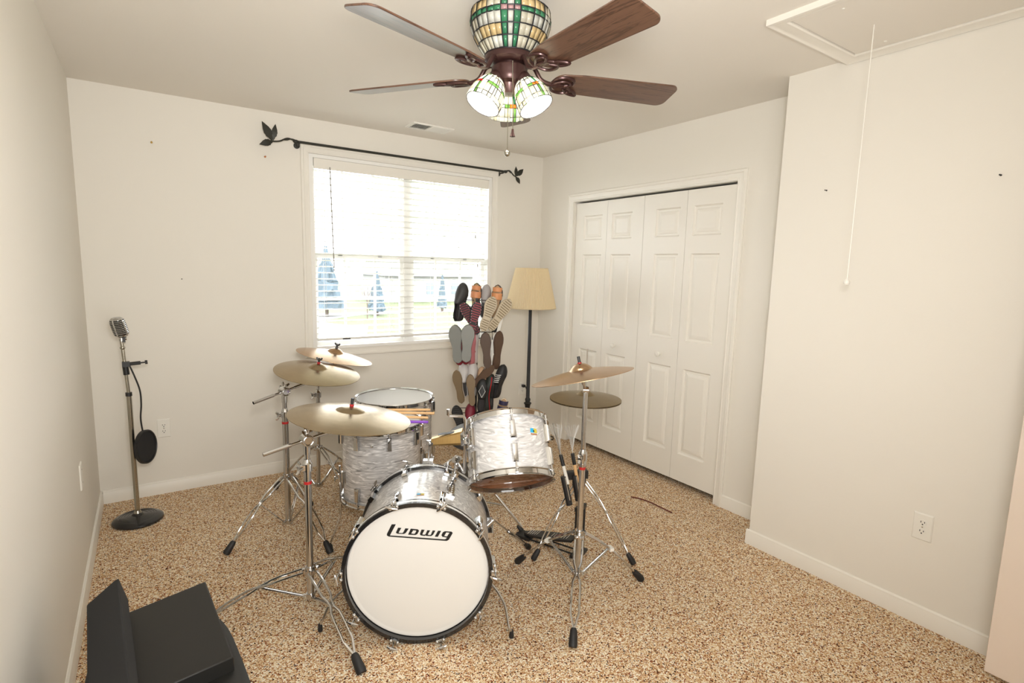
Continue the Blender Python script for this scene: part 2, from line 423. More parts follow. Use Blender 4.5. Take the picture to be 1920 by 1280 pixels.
# ---- blind
bl = root('window_blind', 'white faux wood venetian blind hanging open inside the window frame', 'blind', (2.0, .03, 2.19))
mb = boxes([(WX0 + .034, WX1 - .034, -.004, .004, 2.118, 2.188), (WX0 + .034, WX1 - .034, .004, .05, 2.14, 2.185)]); build('headrail', mb, TRIM, bl, bevel=.002)
mb = MB(); NS = 27
for k in range(NS):
    z = 2.108 - k * .0438
    Mx = Matrix.Rotation(radians(-6), 3, 'X')
    rs = []
    for x in (WX0 + .038, WX1 - .038):
        rs.append([V((x, .027, z)) + Mx @ V((0, yy, zz)) for yy, zz in ((-.025, -.0012), (-.012, .0005), (0, .0012), (.012, .0005), (.025, -.0012), (.025, .0016), (.012, .0033), (0, .004), (-.012, .0033), (-.025, .0016))])
    mb.rings(rs)
build('slats', mb, BLINDW, bl, smooth=30)
zb = 2.108 - NS * .0438
mb = MB(); mb.box((2.0, .027, zb + .004), (WX1 - WX0 - .076, .05, .018)); br = build('bottom_rail', mb, BLINDW, bl, bevel=.003)
for x in (1.50, 2.47):
    mb = MB(); mb.box((x, -.0005, zb + .003), (.055, .006, .008)); build('rail_clip', mb, BLACK, br)
for x in (1.36, 1.85, 2.20, 2.63):
    mb = MB()
    for yy in (.0005, .0535): mb.cyl((x, yy, 2.13), (x, yy, zb), .0011, 6)
    build('ladder_cord', mb, BLINDW, bl)
mb = MB(); mb.cyl((1.40, -.012, 2.135), (1.415, -.014, 1.44), .0042, 8); mb.sphere((1.415, -.014, 1.43), .006)
build('tilt_wand', mb, pm('smoky_wand', (.32, .30, .27), .3), bl)
for x, zz in ((2.575, 1.74), (2.60, 1.50)):
    mb = MB(); mb.cyl((x, -.010, 2.13), (x, -.010, zz), .0012, 6); lc = build('lift_cord', mb, BLINDW, bl)
    mb = MB(); mb.lathe([(.002, .03), (.004, .026), (.007, 0), (.001, -.001)], 10, Matrix.Translation((x, -.010, zz - .03))); build('tassel', mb, STEEL, lc)

# ---- curtain rod with leaf finials
RY = -.075
rd = root('curtain_rod', 'black iron curtain rod with leafy twig finials above the window', 'curtain rod', (2.0, RY, 2.26))
mb = MB(); mb.cyl((1.165, RY, 2.262), (2.815, RY, 2.262), .0085, 12); build('rod', mb, IRON, rd)
for x in (1.185, 2.79):
    mb = MB(); mb.cyl((x, -.001, 2.25), (x, RY, 2.25), .006); mb.lathe([(.001, 0), (.02, 0), (.02, .006), (.001, .008)], 14, frame((x, -.001, 2.25), (0, -1, 0)))
    mb.tube([(x, RY - .012, 2.262), (x, RY - .008, 2.25), (x, RY, 2.247), (x, RY + .01, 2.25)], .005, 8); build('bracket', mb, IRON, rd)
def leafmesh(mb, base, tip, w, nrm):
    base, tip, nrm = V(base), V(tip), V(nrm).normalized(); ax = tip - base; L = ax.length; ax.normalize(); sd = ax.cross(nrm)
    outl = [(0, .02), (.12, .42), (.2, .5), (.3, .9), (.36, .86), (.48, 1), (.54, .9), (.66, .78), (.72, .64), (.85, .36), (1, .02)]
    fr = []; bk = []
    poly = [(t, h) for t, h in outl] + [(t, -h) for t, h in reversed(outl[1:-1])]
    for t, h in poly:
        p = base + ax * t * L + sd * h * w + nrm * (abs(h) * w * .35)
        fr.append(p + nrm * .0015); bk.append(p - nrm * .0015)
    n = len(outl); m = len(poly); spine_f = [base + ax * t * L + nrm * .0015 for t, h in outl]; 
    vs = fr + bk; fs = [(k, (k + 1) % m, m + (k + 1) % m, m + k) for k in range(m)]
    for k in range(n - 1):
        a, b = k, k + 1; c, d = (m - k) % m, (m - k - 1)
        if k == 0: q = (a, b, d)
        elif k == n - 2: q = (a, b, c)
        else: q = (a, b, d, c)
        fs.append(q); fs.append(tuple(m + i for i in reversed(q)))
    mb.add(vs, fs)
    mb.tube([base, base + ax * L * .8 + nrm * .001], [.0025, .001], 6)
for sx, x0, pts, lv in ((-1, 1.165, [(0, 0), (-.05, .012), (-.10, -.012), (-.145, -.02)],
                      [((-.145, -.018), (-.205, .092), .026), ((-.14, -.015), (-.125, .088), .019), ((-.14, -.02), (-.225, -.052), .022)]),
                     (1, 2.815, [(0, 0), (.04, .012), (.08, -.02), (.105, -.028)],
                      [((.10, -.025), (.095, .052), .017), ((.105, -.025), (.172, .04), .022), ((.10, -.028), (.14, -.085), .019)])):
    mb = MB(); mb.tube(spl([(x0 + a, RY - .002, 2.262 + b) for a, b in pts]), .005, 8)
    mb.sphere((x0, RY, 2.262), .012, sc=(1.6, 1, 1))
    mb.tube(spl([(x0 + a * .55, RY - .006, 2.262 + b * .4 + .006) for a, b in pts]), .0035, 8)
    f = build('finial', mb, IRON, rd)
    for (b, t, w) in lv:
        mb = MB(); leafmesh(mb, (x0 + b[0], RY - .003, 2.262 + b[1]), (x0 + t[0], RY - .012, 2.262 + t[1]), w, (0, -1, .1)); build('leaf', mb, IRON, f, smooth=25)

# ---- ceiling vent
vt = root('ceiling_vent', 'white ceiling air register with louvres in front of the window', 'vent', (2.015, -.31, H))
mb = boxes([(1.86, 2.17, -.232, -.25, H - .008, H), (1.86, 2.17, -.372, -.39, H - .008, H), (1.86, 1.882, -.25, -.372, H - .008, H), (2.148, 2.17, -.25, -.372, H - .008, H), (2.006, 2.024, -.25, -.372, H - .008, H)])
build('vent_frame', mb, WHITEP, vt, smooth=None)
build('duct_opening', boxes([(1.882, 2.148, -.372, -.25, H - .0005, H + .05)]), DARKP, vt, smooth=None)
for x0, x1, an in ((1.884, 2.004, -42), (2.026, 2.146, 42)):
    mb = MB(); n = 9
    for k in range(n):
        mb.box((x0 + (x1 - x0) * (k + .5) / n, -.311, H - .006), (.013, .12, .0012), Matrix.Rotation(radians(an), 3, 'Y'))
    build('louvres', mb, WHITEP, vt, smooth=None)

# ---- attic hatch with pull cord
AX0, AX1, AY0, AY1 = 2.325, 2.972, -2.633, -4.05
mb = MB(); tw = .058
cs = [(AX0, AY0, 1, -1), (AX1, AY0, -1, -1), (AX1, AY1, -1, 1), (AX0, AY1, 1, 1)]
prof = [(0, 0), (0, .022), (.008, .024), (.02, .018), (.045, .013), (.052, .014), (tw, .010), (tw, 0)]
mb.rings([[V((x + dx * d, y + dy * d, H - h)) for d, h in prof] for x, y, dx, dy in cs], loop=True)
struct('trim_4', mb, TRIM, smooth=30)
ah = root('attic_hatch', 'flat attic stair hatch panel in the ceiling with white pull cord', 'attic hatch', (2.65, -3.3, H))
mb = boxes([(AX0 + tw + .006, AX1 - tw - .004, AY1 + tw, AY0 - tw - .006, H - .008, H)]); build('hatch_panel', mb, CEIL, ah, smooth=None)
for x, y in ((2.44, -2.86), (2.86, -2.83)):
    mb = MB(); mb.lathe([(.001, 0), (.006, 0), (.005, -.002), (.001, -.0025)], 10, Matrix.Translation((x, y, H - .008))); build('screw_head', mb, WHITEP, ah)
mb = MB(); mb.cyl((2.663, -2.869, H - .006), (2.668, -2.868, 1.46), .0020, 8); pc = build('pull_cord', mb, WHITEP, ah)
mb = MB(); mb.lathe([(.001, .014), (.004, .013), (.011, .004), (.012, -.004), (.008, -.011), (.001, -.013)], 16, Matrix.Translation((2.668, -2.868, 1.45))); build('cord_knob', mb, WHITEP, pc)

# ---- outlets, switch plate, wall screws
def outlet(label, o, nrm, kind='duplex'):
    nrm = V(nrm); M = frame(o, nrm, V((0, 0, 1)).cross(nrm)); rt = root('wall_outlet' if kind == 'duplex' else 'cover_plate', label, 'outlet' if kind == 'duplex' else 'cover plate', o)
    mb = MB(M); mb.rings([[V((sx * (.0355 - i), sy * (.0585 - i), z)) for sx, sy in ((-1, -1), (1, -1), (1, 1), (-1, 1))] for i, z in ((0, 0), (0, .003), (.004, .006))])
    build('plate', mb, WHITEP, rt, smooth=20)
    if kind == 'duplex':
        for s in (-1, 1):
            mb = MB(M); mb.prism([(.0165 * cos(a) if abs(cos(a)) < .86 else .0145 * (1 if cos(a) > 0 else -1), s * .0195 + .0135 * sin(a)) for a in [2 * pi * k / 20 for k in range(20)]], .004, .008)
            sk = build('socket', mb, WHITEP, rt, smooth=20)
            mb = MB(M)
            for x, h in ((-.0065, .008), (.0065, .0065)): mb.box((x, s * .0195 + .003, .0082), (.0026, h, .0006))
            mb.cyl((0, s * .0195 - .007, .0076), (0, s * .0195 - .007, .0086), .0028, 10)
            build('slots', mb, DARKP, sk, smooth=None)
    for y in ((0,) if kind == 'duplex' else (-.03, .03)):
        mb = MB(M); mb.cyl((0, y, .005), (0, y, .0075), .0028, 10); build('screw', mb, STEEL, rt)
outlet('white duplex outlet behind the microphone stand', (.34, 0, .423), (0, -1, 0))
outlet('white duplex outlet on the closet-side wall near the entry door', (XB, -3.136, .427), (-1, 0, 0))
outlet('white duplex outlet with a black cord plugged in behind the floor lamp', (3.098, 0, .385), (0, -1, 0))
outlet('blank white cover plate on the wall beside the corner with the microphone', (0, -.90, .487), (1, 0, 0), 'blank')
def hook(name, label, cat, p, nrm, mat, r=.006):
    mb = MB(frame(p, nrm)); mb.lathe([(.0006, 0), (r, 0), (r, .003), (r * .45, .005), (r * .4, .014), (r * .8, .016), (.0006, .018)], 12); tag(build(name, mb, mat, loc=p), label, cat)
GOLD = pm('brass_screw', (.65, .45, .15), .3, .9); COPPER = pm('copper_screw', (.50, .2, .08), .4, .5)
hook('wall_screw', 'small brass screw in the wall high above the microphone', 'screw', (.37, 0, 2.154), (0, -1, 0), GOLD)
hook('wall_screw', 'small copper screw in the wall below the leafy rod finial', 'screw', (.987, 0, 2.153), (0, -1, 0), COPPER)
hook('wall_nail', 'tiny dark nail in the wall above the hanging cord knob', 'nail', (XB, -2.598, 1.872), (-1, 0, 0), DARKP, .0035)
hook('wall_nail', 'tiny dark nail high on the wall near the entry door', 'nail', (XB, -3.229, 1.864), (-1, 0, 0), DARKP, .0035)
hook('wall_nail', 'tiny dark nail in the bare wall beside the window casing', 'nail', (.483, 0, 1.356), (0, -1, 0), DARKP, .003)
mb = MB(); mb.tube(spl([(2.86, -1.60, .004), (2.885, -1.66, .007), (2.905, -1.72, .004), (2.90, -1.80, .007), (2.905, -1.90, .004)]), .004, 6)
tag(build('carpet_thread', mb, THREAD, loc=(2.89, -1.75, 0)), 'dark red loose thread lying on the carpet before the closet', 'thread')

# ------------------------------------------------------------------ drums
def chrome_hoop(mb, R, z, s):
    mb.lathe([(R + a, z + s * b) for a, b in ((.002, -.010), (.015, -.011), (.0155, -.0085), (.0075, -.006), (.0075, .011), (.0125, .0155), (.0115, .0175), (.002, .0125))], 56, loop=True)
def drum_lugs(rt, M, R, angs, zlug, zhoop, mat=CHROME, l=.072):
    for a in angs:
        a = radians(a); o = V((R * cos(a), R * sin(a), zlug)); rd = V((cos(a), sin(a), 0))
        mb = MB(M); s = 1 if zhoop > zlug else -1
        mb.lug(frame(o, rd, (-sin(a) * s, cos(a) * s, 0)), .026, l, .021)
        lg = build('lug', mb, mat, rt, smooth=25)
        mb = MB(M); p = o + rd * .0125
        mb.cyl(p, (p.x, p.y, zhoop + s * .004), .0032, 8)
        mb.box((p.x, p.y, zhoop - s * .010), (.011, .011, .006), Matrix.Rotation(a, 3, 'Z')); mb.cyl((p.x, p.y, zhoop - s * .004), (p.x, p.y, zhoop + s * .008), .0055, 8)
        build('tension_rod', mb, mat, lg)
def badge(M, rt, o, nrm, up, w=.032, h=.026):
    Mb = M @ frame(o, nrm, V(up).cross(V(nrm)))
    mb = MB(Mb); t = .0012
    mb.prism([(-w * .5, -h * .1), (-w * .45, h * .5), (0, h * .5), (0, -h * .1)], 0, t, mi=0)
    mb.prism([(w * .5, -h * .1), (w * .45, h * .5), (0, h * .5), (0, -h * .1)], 0, t, mi=1)
    mb.prism([(-w * .12, h * .1), (0, h * .32), (w * .12, h * .1), (0, -h * .02)], t, t * 1.3, mi=2)
    mb.box((0, -h * .3, t / 2), (w * .95, h * .16, t), mi=3)
    build('badge', mb, [BB, BO, INK, BR], rt, smooth=None, label='blue and olive maker badge')
BB = pm('badge_blue', (.02, .35, .62), .4); BO = pm('badge_olive', (.50, .42, .04), .4); BR = pm('badge_brown', (.35, .14, .06), .4)

# ---- bass drum
BC = V((1.101, -2.141, .292)); BY = 1.042
BN = V((cos(BY), sin(BY), 0)); BL_ = V((sin(BY), -cos(BY), 0))
BM = Matrix((BL_, V((0, 0, -1)), BN)).transposed().to_4x4(); BM.translation = BC
PEARL_B = pearl_mat('white_pearl_bass_wrap', (26, 26, 16), (.34, .33, .34), (.92, .91, .90))
PEARL_T = pearl_mat('white_pearl_tom_wrap', (11, 11, 60), (.36, .355, .36), (.84, .83, .83))
PEARL_F = pearl_mat('white_pearl_floor_wrap', (9, 9, 62), (.24, .23, .23), (.90, .88, .87))
INLAY = pm('hoop_inlay', (.78, .77, .75), .25, coat=.5)
RB = .2794
bd = root('bass_drum', 'large white pearl bass drum with black hoops facing the camera', 'bass drum', (BC.x, BC.y, 0))
mb = MB(BM); mb.lathe([(RB, .03), (RB, .39), (RB - .007, .39), (RB - .007, .03)], 72, loop=True); build('shell', mb, PEARL_B, bd)
def up_ang(a): a = radians(a); return V((sin(a), -cos(a), 0))      # 0 = top, clockwise seen from the front
for z0, z1 in ((0, .042), (.378, .42)):
    mb = MB(BM); R0, R1 = RB + .002, RB + .0125
    mb.lathe([(R0 - .006, z0), (R1 - .002, z0), (R1, z0 + .002), (R1, z1 - .002), (R1 - .002, z1), (R0 - .006, z1)], 72, loop=True); hp = build('hoop', mb, HOOPB, bd, label='black lacquered hoop')
    mb = MB(BM); zm = (z0 + z1) / 2; mb.lathe([(R1 - .001, zm - .007), (R1 + .0004, zm - .007), (R1 + .0004, zm + .007), (R1 - .001, zm + .007)], 72, loop=True); build('inlay', mb, INLAY, hp)
mb = MB(BM); mb.lathe([(.001, .0235), (.255, .0235), (.262, .0225), (.2665, .0205), (.2725, .021), (.2725, .03)], 72); hd = build('front_head', mb, HEAD, bd, label='plain white front head with black lettering')
mb = MB(BM); mb.lathe([(.001, .398), (.262, .398), (.2725, .40), (.2725, .39)], 72); build('rear_head', mb, HEADC, bd)
LOGO = [
 [(-99.5, 204.5), (-84.1, 204.4), (-106.5, 159.4), (102.0, 141.0), (107.5, 142.4), (111.9, 148.5), (123.5, 147.6), (119.4, 139.7), (111, 134.8), (-110.7, 155.1), (-118, 159.6), (-117.9, 165.8)],
 [(-75.4, 190.5), (-63, 189.6), (-72.9, 171.7), (-71.9, 169.3), (-62.4, 168.4), (-56.8, 169.6), (-47.7, 187.9), (-35.2, 186.7), (-46.2, 169.1), (-53.6, 165.2), (-77, 166.2), (-83.1, 169.4), (-82.8, 172.6)],
 [(-27.2, 186.2), (-1.5, 183.6), (4, 179.6), (3.7, 174.9), (-2.2, 163.9), (-9.5, 160.4), (-37.2, 162.2), (-27.2, 186.2), (-17.6, 179.8), (-25.7, 166.2), (-14.7, 164.8), (-11, 166.4), (-5.9, 176.6), (-7.3, 178.9), (-17.6, 179.8)],
 [(14, 182.2), (25.7, 181), (17.7, 164.5), (18.4, 161.7), (25.1, 161), (29.5, 162.8), (36.1, 179.3), (47.1, 178.4), (38.3, 162.7), (39.1, 160.4), (45.7, 159.5), (50.1, 161), (56.7, 178.3), (67, 177), (58.6, 161), (50.9, 155.5), (32.4, 156.5), (29.5, 158.4), (25.8, 156.5), (11.8, 158.6), (8.1, 162.2), (8.4, 166.2)],
 [(77.4, 176.9), (89.2, 176.1), (76.8, 152.1), (65, 153)],
 [(104, 174.7), (129.2, 172.6), (133.7, 168.1), (133, 165), (123.5, 147.6), (111.9, 148.5), (93.8, 152.7), (90.8, 157.5), (91.5, 161.4), (96.6, 170.9), (104, 174.7), (109.2, 169.9), (101.9, 156.6), (102.7, 154.2), (112.3, 152.8), (121.8, 168.6), (109.2, 169.9)]]
mb = MB(BM)
for pl in LOGO: mb.prism([((x - 1.5) / 1000, -(z - 8.5) / 1000) for x, z in pl], .0222, .0234)
build('lettering', mb, INK, hd, smooth=None)
for k in range(10):
    for zl, zh in ((.088, 0), (.332, .42)):
        a = 18 + 36 * k; u = up_ang(a); s = -1 if zh == 0 else 1; tn = V((cos(radians(a)), sin(radians(a)), 0))
        mb = MB(BM); mb.lug(frame(u * RB + V((0, 0, zl)), u, tn * s), .024, .056, .024); lg = build('lug', mb, CHROME, bd, smooth=25)
        R1 = RB + .0125; p = u * (R1 + .0095)
        mb = MB(BM)
        w = .011
        prof = [(R1 - .007, -.0035), (R1 - .003, -.005), (R1 + .004, -.0035), (R1 + .0055, .012), (R1 + .010, .016), (R1 + .0145, .016), (R1 + .0145, .0185), (R1 + .008, .019), (R1 + .0025, .014), (R1 + .0015, .0), (R1 - .007, -.0005)]
        mb.rings([[u * r + tn * (e * w) + V((0, 0, zh - s * z)) for r, z in prof] for e in (-1, 1)])
        for e in (-1, 1): mb.sphere(u * (R1 - .002) + tn * (e * .0135) + V((0, 0, zh + s * .005)), .0078, 12, 8)
        cl = build('claw', mb, CHROME, bd, smooth=30)
        mb = MB(BM)
        mb.cyl(p + V((0, 0, zl)), p + V((0, 0, zh + s * .030)), .0034, 8)
        # tee handle across the rod end
        th = radians((35, -30, 20, 72, 86, 94, 55, 80, 75, -60)[k]); hdn = (tn * sin(th) + u * cos(th)); q = p + V((0, 0, zh + s * .030))
        mb.tube([q - hdn * .023, q - hdn * .008 + V((0, 0, s * .003)), q + hdn * .008 + V((0, 0, s * .003)), q + hdn * .023], [.0032, .0058, .0058, .0032], 8)
        build('tee_rod', mb, CHROME, cl)
o = up_ang(0) * RB + V((0, 0, .105)); badge(BM, bd, o, up_ang(0), (0, 0, 1), .03, .02)
def foot(mb, p, d, l=.045, r=.011): 
    d = V(d).normalized(); mb.tube([V(p), V(p) + d * l * .15, V(p) + d * l * .85, V(p) + d * l], [r * .7, r, r * 1.25, r * 1.1], 12)
for sx, tip in ((-1, V((.80, -1.868, .004))), (1, V((1.432, -2.311, .004)))):
    st = BM @ (up_ang(sx * 118) * (RB - .002) + V((0, 0, .12))); out = (BL_ * sx)
    pts = spl([st, st + out * .045 + V((0, 0, .012)), (st + tip) / 2 + out * .035 + V((0, 0, .035)), tip + V((0, 0, .05)) - out * .012, tip + V((0, 0, .028))])
    mb = MB(); mb.tube(pts, .0052, 8); mb.lathe([(.001, 0), (.017, 0), (.014, .01), (.008, .014), (.001, .015)], 14, frame(st, out)); sp = build('spur', mb, STEEL, bd)
    mb = MB(); foot(mb, tip + V((0, 0, .034)), (0, 0, -1), .033, .008); build('rubber_tip', mb, RUBBER, sp)
# straight telescoping spur at the batter side
st = BM @ (up_ang(80) * RB + V((0, 0, .30))); tip = V((1.905, -1.775, .006))
st = st + V((.03, .0, .02)); d = (tip - st).normalized()
mb = MB(); mb.cyl(BM @ (up_ang(80) * (RB - .003) + V((0, 0, .30))), st, .012); mb.cyl(st - d * .03, tip - d * .02, .0048); mb.cyl(st + d * .22, tip - d * .075, .0085); sp = build('spur', mb, CHROME, bd)
mb = MB(); mb.cyl(tip - d * .10, tip - d * .035, .009); foot(mb, tip - d * .042, d, .042, .013); build('rubber_tip', mb, RUBBER, sp)
# tom mount plate on the shell
u = up_ang(24); tn = V((cos(radians(24)), sin(radians(24)), 0))
mb = MB(BM)
mb.lug(frame(u * RB + V((0, 0, .20)), u, tn), .040, .125, .016)
for z in (.15, .17, .19, .21): mb.torus(u * (RB + .016) + V((0, 0, z)), .010, .0035, frame((0, 0, 0), u), 16, 6)
mb.cyl(u * (RB + .010) + V((0, 0, .285)), u * (RB + .05) + V((0, 0, .285)), .018); mb.torus(u * (RB + .03) + V((0, 0, .285)), .019, .004, frame((0, 0, 0), u), 18, 8)
build('mount_plate', mb, CHROME, bd, smooth=30)

# ---- rack tom
TC = V((1.467, -2.229, .628)); TN = V((.22, .53, .819)).normalized(); TM = frame(TC, TN, (1, 0, 0)); RT, LT = .165, .229
tm = root('rack_tom', 'white pearl rack tom mounted beside the bass drum, tilted', 'tom drum', TC)
mb = MB(TM); mb.lathe([(RT, .004), (RT, LT - .004)], 64); build('shell', mb, PEARL_T, tm)
mb = MB(TM); mb.lathe([(RT - .006, LT - .004), (RT - .006, .004), (RT, .004)], 64); build('shell_lining', mb, WOODIN, tm, label='reddish brown wooden shell inside')
mb = MB(TM); mb.lathe([(.001, LT + .004), (RT - .004, LT + .004), (RT + .003, LT)], 64); build('batter_head', mb, HEADC, tm)
mb = MB(TM); mb.lathe([(.001, .001), (RT - .004, .001), (RT + .002, .004)], 64); build('clear_head', mb, FILM, tm)
for z, s in ((LT, 1), (0, -1)):
    mb = MB(TM); chrome_hoop(mb, RT, z, s); build('hoop', mb, CHROME, tm)
AT = [-111.6 + 60 * k for k in range(6)]
drum_lugs(tm, TM, RT, AT, .160, LT - .0); drum_lugs(tm, TM, RT, AT, .066, 0)
a = radians(-80); badge(TM, tm, V((cos(a) * RT, sin(a) * RT, .152)), (cos(a), sin(a), 0), (0, 0, 1), .034, .03)
# bracket on the shell
a = radians(176); rdl = V((cos(a), sin(a), 0)); o = rdl * RT + V((0, 0, .165)); mb = MB(TM)
mb.lug(frame(o, rdl, (-rdl.y, rdl.x, 0)), .052, .085, .014)
mb.box(o + rdl * .022, (.028, .03, .05), Matrix.Rotation(a, 3, 'Z'))
for dy in (-.024, .024): mb.cyl(o + V((0, dy, .0)) + rdl * .004, o + V((0, dy, 0)) + rdl * .016, .006)
mb.cyl(o + rdl * .03 + V((0, -.02, 0)), o + rdl * .03 + V((0, -.045, .0)), .005); mb.box(o + rdl * .03 + V((0, -.05, 0)), (.006, .012, .03))
build('mount_bracket', mb, CHROME, tm, smooth=30)
brp = TM @ (o + rdl * .022)
# ---- tom holder arm between bass drum and tom
cons = BM @ (up_ang(24) * (RB + .048) + V((0, 0, .285)))
th = root('tom_holder', 'bent chrome arm joining the rack tom to the bass drum', 'tom holder', cons)
upB = (BM.to_3x3() @ up_ang(24)); elbow = cons + V((.01, .01, .055))
low = V((brp.x, brp.y, elbow.z - .002))
mb = MB(); mb.tube(spl([cons - upB * .03, cons + V((0, 0, .02)), elbow], 6), .0085); mb.sphere(elbow, .019); mb.cyl(elbow + V((-.02, -.01, .005)), elbow + V((.02, .01, -.005)), .013); build('ratchet', mb, CHROME, th)
mb = MB(); h = V((0, 0, .018)); dx = (low - elbow).normalized()
mb.tube([elbow, low - dx * .02, low - dx * .006 + V((0, 0, .003)), low + V((0, 0, .012)), brp + V((0, 0, .075)), brp + V((-.004, 0, .088)), brp + V((-.012, 0, .094)), brp + V((-.06, .02, .098)), brp + V((-.066, .022, .104)), brp + V((-.066, .022, .125))], .0062, 10); build('arm', mb, CHROME, th)
mb = MB()
for dz in (0, .03): mb.cyl(elbow + V((-.005, -.02, dz - .02)), elbow + V((-.03, -.055, dz - .01)), .0035); mb.box(elbow + V((-.03, -.055, dz - .01)), (.006, .022, .010))
build('wing_screw', mb, CHROME, th)

# ---- floor toms
def floor_tom(label, c, R, L, a0, legs, nl=8):
    rt = root('floor_tom', label, 'floor tom', (c[0], c[1], 0), 'white pearl floor toms'); M = Matrix.Translation((c[0], c[1], c[2] - L))
    mb = MB(M); mb.lathe([(R, .004), (R, L - .004), (R - .006, L - .004), (R - .006, .004)], 64, loop=True); build('shell', mb, PEARL_F, rt)
    mb = MB(M); mb.lathe([(.001, L - .006), (R - .004, L - .006), (R + .003, L - .008)], 64); build('batter_head', mb, HEADC, rt)
    mb = MB(M); mb.lathe([(.001, .006), (R - .004, .006), (R + .002, .010)], 64); build('bottom_head', mb, HEADC, rt)
    for z, s in ((L - .012, 1), (.012, -1)):
        mb = MB(M); chrome_hoop(mb, R, z, s); build('hoop', mb, CHROME, rt)
    an = [a0 + 360 / nl * k for k in range(nl)]
    drum_lugs(rt, M, R, an, L - .068, L - .012); drum_lugs(rt, M, R, an, .068, .012)
    a = radians(a0 + 22); mb = MB(M); mb.lathe([(.001, 0), (.007, 0), (.007, .003), (.003, .004), (.003, .002)], 14, frame(V((R * cos(a), R * sin(a), L - .075)), V((cos(a), sin(a), 0)))); build('air_vent', mb, CHROME, rt)
    for a in legs:
        a = radians(a); rd = V((cos(a), sin(a), 0)); cz = V((c[0], c[1], 0)); z0 = c[2] - L
        mb = MB(); b = cz + rd * R + V((0, 0, z0 + .135)); mb.lug(frame(b, rd, (-rd.y, rd.x, 0)), .03, .06, .022); mb.cyl(b + rd * .026 + V((0, 0, -.02)), b + rd * .026 + V((0, 0, .02)), .0095)
        mb.cyl(b + rd * .02, b + rd * .05, .004); mb.box(b + rd * .052, (.006, .006, .024))
        lb = build('leg_bracket', mb, CHROME, rt, smooth=25)
        mb = MB(); q = cz + rd * (R + .026)
        mb.tube([q + V((0, 0, z0 + .20)), q + V((0, 0, z0 - .06)), q + rd * .006 + V((0, 0, z0 - .085)), q + rd * .05 + V((0, 0, .05)), q + rd * .055 + V((0, 0, .03))], .0050, 8); lg = build('leg', mb, CHROME, rt)
        mb = MB(); foot(mb, q + rd * .055 + V((0, 0, .038)), (.0, 0, -1), .036, .010); build('rubber_foot', mb, RUBBER, lg)
floor_tom('white pearl floor tom under the large ride cymbal, beside the bass drum', (1.296, -1.25, .655), .2035, .406, -146, (182, -58, 62))
floor_tom('white pearl floor tom with its whole head showing, nearer the window wall', (1.539, -.825, .665), .2285, .42, -170, (165, -75, 45), 10)

# ---- sticks lying across the floor tom
for nm, lab, e, d, mt in (('drum_stick', 'orange wooden drumstick on the floor tom, topmost of the row', (1.585, -1.238), (.143, -.078), STICKW),
                      ('drum_stick', 'pale wooden drumstick with the longest overhang on the floor tom', (1.572, -1.316), (.14, -.09), STICKW),
                      ('drum_stick', 'wooden drumstick next to the purple stick on the floor tom', (1.505, -1.379), (.12, -.09), STICKW),
                      ('drum_stick', 'purple painted drumstick on the rim of the floor tom', (1.471, -1.452), (.12, -.075), PURPLE)):
    e = V((*e, .671)); d = V((*d, 0)).normalized(); r0 = e; mb = MB()
    L = .22 if mt is PURPLE else .38
    mb.tube([e - d * t for t in (0, .004, L * .65, L * .9, L * .965, L * .98, L)], [.006, .0075, .0075, .0045, .0035, .005, .003], 10)
    tag(build(nm, mb, mt, loc=e), lab, 'drumstick', 'sticks on the floor tom')

# ---- cowbell
cb = root('cowbell', 'gold cowbell on a short chrome post above the bass drum', 'cowbell', (1.318, -1.775, .585))
a, b = V((1.34, -1.762, .678)), V((1.462, -1.843, .706)); ax = (b - a).normalized(); sd = V((-.30, -.45, .0)); sd = (sd - ax * sd.dot(ax)).normalized(); un = ax.cross(sd)
if un.z < 0: un = -un
un = (un * .9 - sd * .0).normalized()
def bellr(t, k=1.): 
    w, h = (.025 + .022 * t) * k, (.014 + .017 * t) * k; p = a + ax * (t * (b - a).length)
    return [p + sd * (w * x) + un * (h * y) for x, y in ((-1, -.55), (-.8, -1), (.8, -1), (1, -.55), (.8, .8), (.6, 1), (-.6, 1), (-.8, .8))]
mb = MB(); mb.rings([bellr(0, .7), bellr(.02), bellr(1), bellr(1.0, .93), bellr(.05, .88)], True); bo = build('bell', mb, COWB, cb, smooth=25)
mb = MB(); p = a + ax * .075; mb.box(p + un * .0262, (.078, .030, .001), Matrix((ax, sd, un)).transposed()); build('sticker', mb, INK, bo, smooth=None)
mb = MB(); mb.cyl((1.318, -1.775, .575), (1.325, -1.772, .665), .005); mb.box((1.318, -1.775, .592), (.03, .045, .014), Matrix.Rotation(BY, 3, 'Z')); mb.cyl((1.318, -1.79, .592), (1.318, -1.79, .555), .004)
mb.box((1.328, -1.77, .675), (.024, .024, .024)); mb.cyl((1.328, -1.79, .675), (1.328, -1.74, .675), .007); mb.tube([(1.328, -1.77, .68), (1.320, -1.765, .715)], .003, 8)
build('mounting_post', mb, CHROME, cb, smooth=30)

